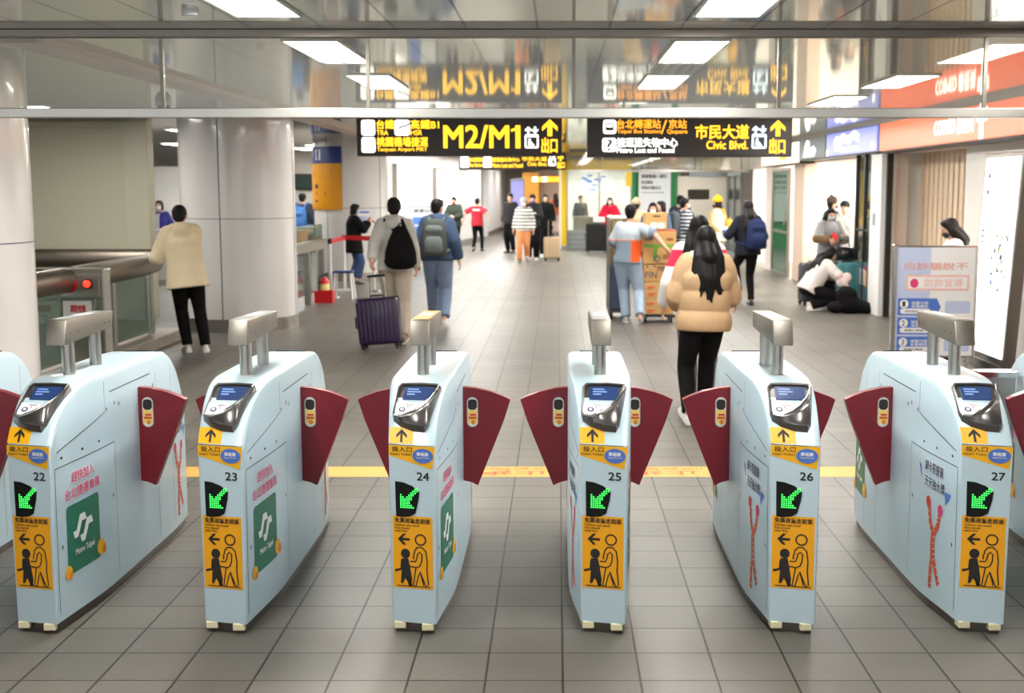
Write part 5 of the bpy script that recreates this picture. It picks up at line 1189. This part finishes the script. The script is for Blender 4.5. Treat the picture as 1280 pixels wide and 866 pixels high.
# woman in black by the belt
_, i = person(-4.02, 25.0, -70, 1.58, 'person in a black coat and wide jeans, pale blue mask, holding up a phone', dict(m=BLK, g=.05, hem=.26, name='coat', flare=.03), dict(m=cloth('dark_jeans', (58, 74, 110)), g=.02, flare=.05, len=.85),
       dict(lh=(-.1, .32, 1.32), rh=(.1, .32, 1.32), lpole=(-.5, -.2, -1), rpole=(.5, -.2, -1), hp=-8), hair='bob', mask=MB_)
phone(i, (0, .4, 1.36), 'black phone held up by the person in the black coat')
# far hall
person(-2.96, 36.4, 172, 1.66, 'person in a dark green jacket with a red mask looking at a phone', dict(m=cloth('dark_green_jacket', (54, 64, 56)), g=.045, hem=.1, puff=.008), dict(m=BLK, g=.02),
       dict(lh=(-.05, .3, 1.1), rh=(.06, .3, 1.1), lpole=(-1, -.4, -.5), rpole=(1, -.4, -.5), hp=-14), mask=mat('red_mask', (200, 40, 50), .7), hood='collar')
person(-2.42, 38.2, -14, 1.62, 'person in a red T-shirt and black trousers striding away, arms swung out', dict(m=zones('red_tee', (196, 28, 52), [((240, 220, 220), -.12, .12, 1.22, 1.27)]), g=.03, hem=.1, short=True, name='shirt'), dict(m=BLK, g=.005),
       dict(pel=(0, 0, .9), lf=(-.05, -.26, .12), rf=(.08, .24, .08), ltoe=-25, lh=(-.42, -.12, 1.0), rh=(.44, -.1, 1.02), lpole=(-.6, -1, 0), rpole=(.6, -1, 0)))
person(-.86, 32.4, 172, 1.66, 'person in a white and grey striped jumper, pale cap and orange brown trousers', dict(m=stripes('striped_jumper', (226, 222, 216), (74, 76, 82), .085, .38), g=.04, hem=.08, name='jumper'), dict(m=cloth('rust_trousers', (206, 138, 90)), g=.022),
       dict(pel=(0, 0, .905), lf=(-.06, -.18, .12), rf=(.08, .22, .08), ltoe=-30, lh=(-.26, .06, .86), rh=(.27, .02, .86)), mask=MW, hat=('cap', mat('pale_grey_cap', (206, 204, 204), .8)), shoe=mat('brown_shoe', (88, 72, 60), .7))
_, i = person(-.66, 33.5, 178, 1.74, 'person in a black hoodie with a purple mask looking at a phone', dict(m=zones('black_hoodie', (28, 27, 29), [((220, 220, 226), -.1, -.02, 1.22, 1.26)]), g=.04, hem=.16, name='hoodie'), dict(m=BLK, g=.03),
       dict(lf=(-.1, .05, .08), rf=(.1, -.05, .08), lh=(-.03, .3, 1.12), rh=(.05, .3, 1.12), lpole=(-1, -.3, -.6), rpole=(1, -.3, -.6), hp=-16), mask=MP, shoe=WSH, hood='collar')
t = empty('tote_bag', (-.92, 33.15, .66), 'green shoulder bag with yellow patch between the striped jumper and the black hoodie', 'bag')
b = MB(); b.box((0, 0, .14), (.24, .1, .3), cloth('dark_green_bag', (64, 72, 52)), .03); b.build('bag_body', t, 50)
f = Flat(); f.disc(.0, .12, .06, .06, mat('lime_patch', (190, 200, 70), .6)); f.build('patch', lambda u, v, e: (u, -.05 - e, v), t, .003)
b = MB(); b.tube([(-.08, 0, .28), (-.04, .05, .6), (.1, .08, .62), (.08, 0, .28)], .012, BLK, 8); b.build('shoulder_strap', t, 50)
person(-.34, 35.2, 185, 1.72, 'person all in black standing behind the pale gold suitcase', dict(m=BLK, g=.05, hem=.18), dict(m=BLK, g=.02), dict(lh=(-.2, .2, .95), rh=(.25, .08, .88)), shoe=WSH, hood='collar', hair='bob')
person(-1.38, 37.4, 150, 1.74, 'person in black with a backpack half hidden behind the striped jumper', dict(m=cloth('charcoal_cloth', (44, 42, 46)), g=.05, hem=.1), dict(m=BLK, g=.02))
person(-.08, 52.0, 20, 1.68, 'person in an orange jacket and pale skirt far down the hall', dict(m=cloth('orange_jacket', (206, 112, 76)), g=.05, hem=.1), dict(m=cloth('pale_pink_trousers', (232, 206, 196)), g=.04, len=.8), hair='long', hairm=HAIRBR)
person(1.55, 37.7, 180, 1.62, 'person in a red coat with a white mask behind the large black suitcase', dict(m=cloth('red_coat', (206, 26, 58)), g=.055, hem=.26, name='coat'), dict(m=BLK, g=.005),
       dict(lh=(-.07, .24, 1.12), rh=(.07, .24, 1.12), lpole=(-1, -.2, -.6), rpole=(1, -.2, -.6)), hair='long', mask=MW, shoe=WSH)
person(.75, 41.4, 200, 1.66, 'person in dark clothes standing inside the far glass shop', dict(m=cloth('slate_cloth', (66, 72, 80)), g=.04, hem=.1), dict(m=BLK, g=.02))
# delivery man
SH = zones('courier_shirt', (126, 140, 156), [((176, 186, 196), -.3, .3, 1.17, 1.5), ((232, 130, 80), -.3, .3, 1.155, 1.17), ((236, 92, 30), .055, .3, .86, 1.15)])
person(.98, 17.72, -8, 1.68, 'delivery person in a grey and orange shirt with one arm over the cartons', dict(m=SH, g=.03, hem=.06, short=True, name='shirt'), dict(m=LJEANS, g=.022),
       dict(pel=(0, 0, .9), lean=(.06, .07), lf=(-.02, .05, .08), rf=(.2, -.22, .13), rtoe=-38, rh=(.55, -.17, 1.07), rpole=(.3, -1, .5), lh=(-.2, .3, 1.05), hy=-8, palm=(.2, -.3, -1), curl=.3), shoe=mat('grey_trainer', (186, 184, 182), .7))
person(1.56, 25.3, -20, 1.66, 'person in a tan beanie just ahead of the delivery person', dict(m=cloth('sand_jacket', (204, 176, 140)), g=.05, hem=.1), dict(m=BLK, g=.02), hat=('beanie', mat('tan_beanie', (196, 170, 134), .9)))
person(1.8, 24.0, 176, 1.62, 'person with a white mask and red scarf looking over the small carton', dict(m=cloth('denim_grey_jacket', (92, 100, 112)), g=.05, hem=.1), dict(m=BLK, g=.02), dict(hp=-6), hair='long', mask=MW, hairm=HAIRBR)
b = MB(); b.tube([(1.8, 23.87, 1.18), (1.8, 23.87, 1.36)], [.05, .08], REDG, 14); tag(b.build('scarf', None, 50), 'red scarf under the white mask behind the small carton', 'scarf')
person(2.02, 24.6, 120, 1.64, 'person with brown hair turned away beside the red scarf', dict(m=cloth('denim_blue_jacket', (104, 116, 136)), g=.04, hem=.1), dict(m=BLK, g=.02), hair='bob', hairm=HAIRBR)
_, i = person(2.46, 24.8, -62, 1.7, 'person in a navy and white striped top with a grey backpack', dict(m=stripes('navy_stripes', (226, 228, 232), (38, 42, 58), .07, .55), g=.035, hem=.12, name='shirt'), dict(m=BLK, g=.03), dict(lh=(-.15, .25, 1.1), rh=(.18, .2, 1.0)), mask=MW)
bag_on(i, 'backpack', 'slate grey backpack on the person in the striped top', 'backpack', cloth('slate_pack', (84, 90, 96)), .26, (0, 0, 0), (.32, .2, .5))
person(2.62, 27.2, -20, 1.74, 'person with black hair half hidden behind the striped top', dict(m=cloth('ink_cloth', (44, 48, 56)), g=.05, hem=.1), dict(m=BLK, g=.02))
_, i = person(3.3, 26.0, 75, 1.7, 'person in a yellow beanie and cream jumper with a black mask', dict(m=cloth('cream_jumper', (218, 218, 200)), g=.045, hem=.12, name='jumper'), dict(m=cloth('khaki_trousers', (160, 140, 120)), g=.02), dict(lh=(-.05, .3, 1.2), rh=(.2, .1, .95), hp=-6), hair='bob', hairm=HAIRBR, mask=MK, hat=('beanie', cloth('yellow_knit', (246, 182, 40), bump=.2)))
bag_on(i, 'backpack', 'yellow backpack on the person in the yellow beanie', 'backpack', cloth('yellow_pack', (232, 176, 70)), .14, (0, 0, 0), (.28, .16, .38))
_, i = person(3.08, 20.5, 12, 1.7, 'person in a dark jacket and black trousers walking away with a navy backpack', dict(m=cloth('midnight_cloth', (30, 32, 42)), g=.045, hem=.1), dict(m=BLK, g=.004),
       dict(pel=(0, 0, .905), lf=(-.05, .24, .2), rf=(.05, -.06, .08), ltoe=-40, lh=(-.26, .26, 1.12), lpole=(-.6, -.6, -.6), rh=(.22, .1, .95), hy=18), hair='long', hairm=HAIRBR)
bag_on(i, 'backpack', 'navy backpack on the person walking past the shops', 'backpack', cloth('navy_pack', (36, 48, 84)), .24, (.05, 0, 0), (.32, .2, .48))
t = empty('paper_cup', local(i, (-.27, .34, 1.08)), 'white and blue paper cup in the hand of the person with the navy backpack', 'cup')
b = MB(); b.tube([(0, 0, -.02), (0, 0, .16)], [.04, .052], WHITE, 20); b.build('cup_wall', t, 40); b = MB(); b.tube([(0, 0, .02), (0, 0, .12)], [.0445, .0508], BLUE, 20, caps=False); b.build('blue_sleeve', t, 40); MB().tube([(0, 0, .16), (0, 0, .175)], [.055, .05], WHITE, 20).build('lid', t, 40)
# the two women nearest the gates
person(1.2, 10.75, -4, 1.65, 'person in a white jacket with red shoulders walking just ahead of the tan puffer jacket', dict(m=zones('white_red_jacket', (236, 232, 228), [((214, 40, 78), -.4, -.13, 1.22, 1.36), ((214, 40, 78), .13, .4, 1.22, 1.36)]), g=.05, hem=.1), dict(m=cloth('grey_trousers', (122, 116, 122)), g=.02),
       dict(lf=(-.06, .15, .08), rf=(.1, -.15, .1), rtoe=-12, lh=(-.3, .06, .9), rh=(.32, .1, .95)), hair='long', shoe=WSH)
person(1.16, 10.0, 6, 1.6, 'person in a tan puffer jacket with long black hair walking away, nearest to the gates', dict(m=TAN, g=.055, hem=.1, puff=.02, per=.17, name='puffer_jacket', vox=.0095), dict(m=BLK, g=.012),
       dict(pel=(0, 0, .9), lean=(.03, .03), lf=(-.14, -.12, .12), ltoe=-20, rf=(.05, .16, .08), lh=(-.17, .26, 1.0), lpole=(-.45, -1, -.2), rh=(.17, .27, 1.02), rpole=(.45, -1, -.2), hlen=.36, locks=15, hy=-6), hair='long', shoe=WSH, fleece=mat('white_fleece', (236, 228, 216), .9, bump=.5, nscale=60), fine=.0085)
# crouching woman and the group by the shop
person(3.98, 19.45, -78, 1.62, 'person in a white jumper crouching by the black bag', dict(m=cloth('white_jumper', (228, 222, 216), noise=.05), g=.05, hem=.06, name='jumper'), dict(m=BLK, g=.03),
       dict(pel=(0, -.12, .36), lean=(0, .62), lf=(-.1, .02, .08), rf=(.12, -.12, .1), lk=(-.25, 1, .5), rk=(.25, 1, .4), lh=(-.12, .5, .52), rh=(.14, .48, .5), lpole=(-1, 0, -.6), rpole=(1, 0, -.6), hp=-30, eyes=False, hlen=.3), hair='long', shoe=WSH)
b = MB()
for (dx, dy, dz, a, q, c) in ((0, 0, .14, .18, .18, .17), (-.06, 0, .28, .14, .14, .14), (.12, .02, .1, .24, .2, .1), (-.05, .0, .22, .14, .15, .12), (.02, -.02, .3, .09, .12, .08), (.3, .0, .05, .14, .16, .055), (-.2, 0, .09, .14, .15, .09)): b.ell((dx, dy, dz), (a, q, c), BLK)
me = fuse(b, 'black_bag', .012, BLK, 6); o = put(me, 'black_bag', None); o.location = (4.42, 19.1, 0); tag(o, 'slumped black cloth bag on the floor in front of the crouching person', 'bag')
b = MB()
for (dx, dz, a) in ((0, .0, .09), (.07, .07, .07), (-.05, .1, .07), (.06, -.1, .06)): b.ell((dx, 0, dz), (a, .06, a), MW)
o = put(fuse(b, 'soft_toy_bundle', .011, cloth('pink_white_plush', (236, 214, 208)), 4), 'cloth_bundle', None); o.location = (4.33, 19.2, .47); tag(o, 'pale pink cloth bundle in the hands of the crouching person', 'cloth')
_, i = person(4.48, 20.9, 186, 1.57, 'person with a pale blue mask in a grey coat, behind the crouching person', dict(m=zones('grey_leopard_coat', (150, 148, 148), [((120, 92, 62), -.6, .6, 1.0, 1.12), ((40, 34, 30), -.6, -.02, 1.03, 1.1)]), g=.055, hem=.2, name='coat'), dict(m=BLK, g=.02),
       dict(lh=(-.04, .3, 1.1), rh=(.08, .3, 1.12), lpole=(-1, -.2, -.5), rpole=(1, -.2, -.5), hp=-18), hair='long', mask=MB_)
phone(i, (.02, .36, 1.2), 'red phone in the hands of the person with the pale blue mask by the shop', REDG, .9)
t = empty('handbag', (4.62, 20.45, .72), 'shiny black handbag on top of the teal suitcase', 'bag')
b = MB(); b.box((0, 0, .11), (.34, .2, .22), mat('black_patent', (20, 20, 22), .15, coat=.6), .05); b.build('bag_body', t, 50); b = MB(); b.tube([(-.1, 0, .2), (-.07, 0, .34), (.07, 0, .34), (.1, 0, .2)], .012, BLACK, 8); b.build('handle', t, 50); MB().box((0, -.102, .14), (.09, .012, .05), CHROME, .004).build('clasp', t)
person(4.95, 23.0, -80, 1.72, 'person in a brown beanie and dark coat at the white shop', dict(m=zones('brown_black_coat', (52, 44, 42), [((226, 190, 130), -.4, .4, 1.2, 1.3)]), g=.055, hem=.2, name='coat'), dict(m=BLK, g=.02), hat=('beanie', mat('brown_beanie', (84, 66, 58), .9)), mask=MK)
person(5.0, 22.1, 150, 1.66, 'person in a black cap half hidden behind the pale blue mask', dict(m=cloth('stone_jacket', (190, 184, 176)), g=.05, hem=.1), dict(m=BLK, g=.02), hat=('cap', mat('black_cap', (30, 30, 32), .8)))
person(4.2, 13.4, 80, 1.57, 'person with a black mask looking down behind the numbered poster stand', dict(m=cloth('soft_white_shirt', (232, 226, 222)), g=.04, hem=.1, name='shirt'), dict(m=BLK, g=.02), dict(hp=-20, lh=(-.1, .28, 1.0), rh=(.1, .28, 1.0), hlen=.3), hair='long', mask=MK, hairm=HAIRBR)
# left: ticket office and hall
person(-8.45, 27.0, 175, 1.63, 'staff person in a blue vest and white mask behind the white counter', dict(m=zones('blue_vest', (46, 52, 130), [((226, 228, 236), -.04, .04, 1.0, 1.35)]), g=.04, hem=.1, name='vest'), dict(m=BLK, g=.02), dict(lh=(-.25, .2, 1.08), rh=(.2, .25, 1.08)), hair='bob', mask=MW)
_, i = person(-6.02, 30.0, -4, 1.78, 'person in a dark jacket with a blue backpack in the ticket area', dict(m=cloth('dark_navy_jacket', (40, 46, 58)), g=.06, hem=.08), dict(m=BLK, g=.03))
bag_on(i, 'backpack', 'blue backpack on the person in the ticket area', 'backpack', cloth('blue_pack', (60, 104, 160)), .2, (0, 0, 0), (.32, .2, .52))
person(-5.82, 31.2, 178, 1.68, 'masked person in black facing the blue backpack in the ticket area', dict(m=cloth('coal_jacket', (36, 36, 40)), g=.06, hem=.1), dict(m=BLK, g=.03), mask=MW)
bpy.data.scenes.remove(FORGE)
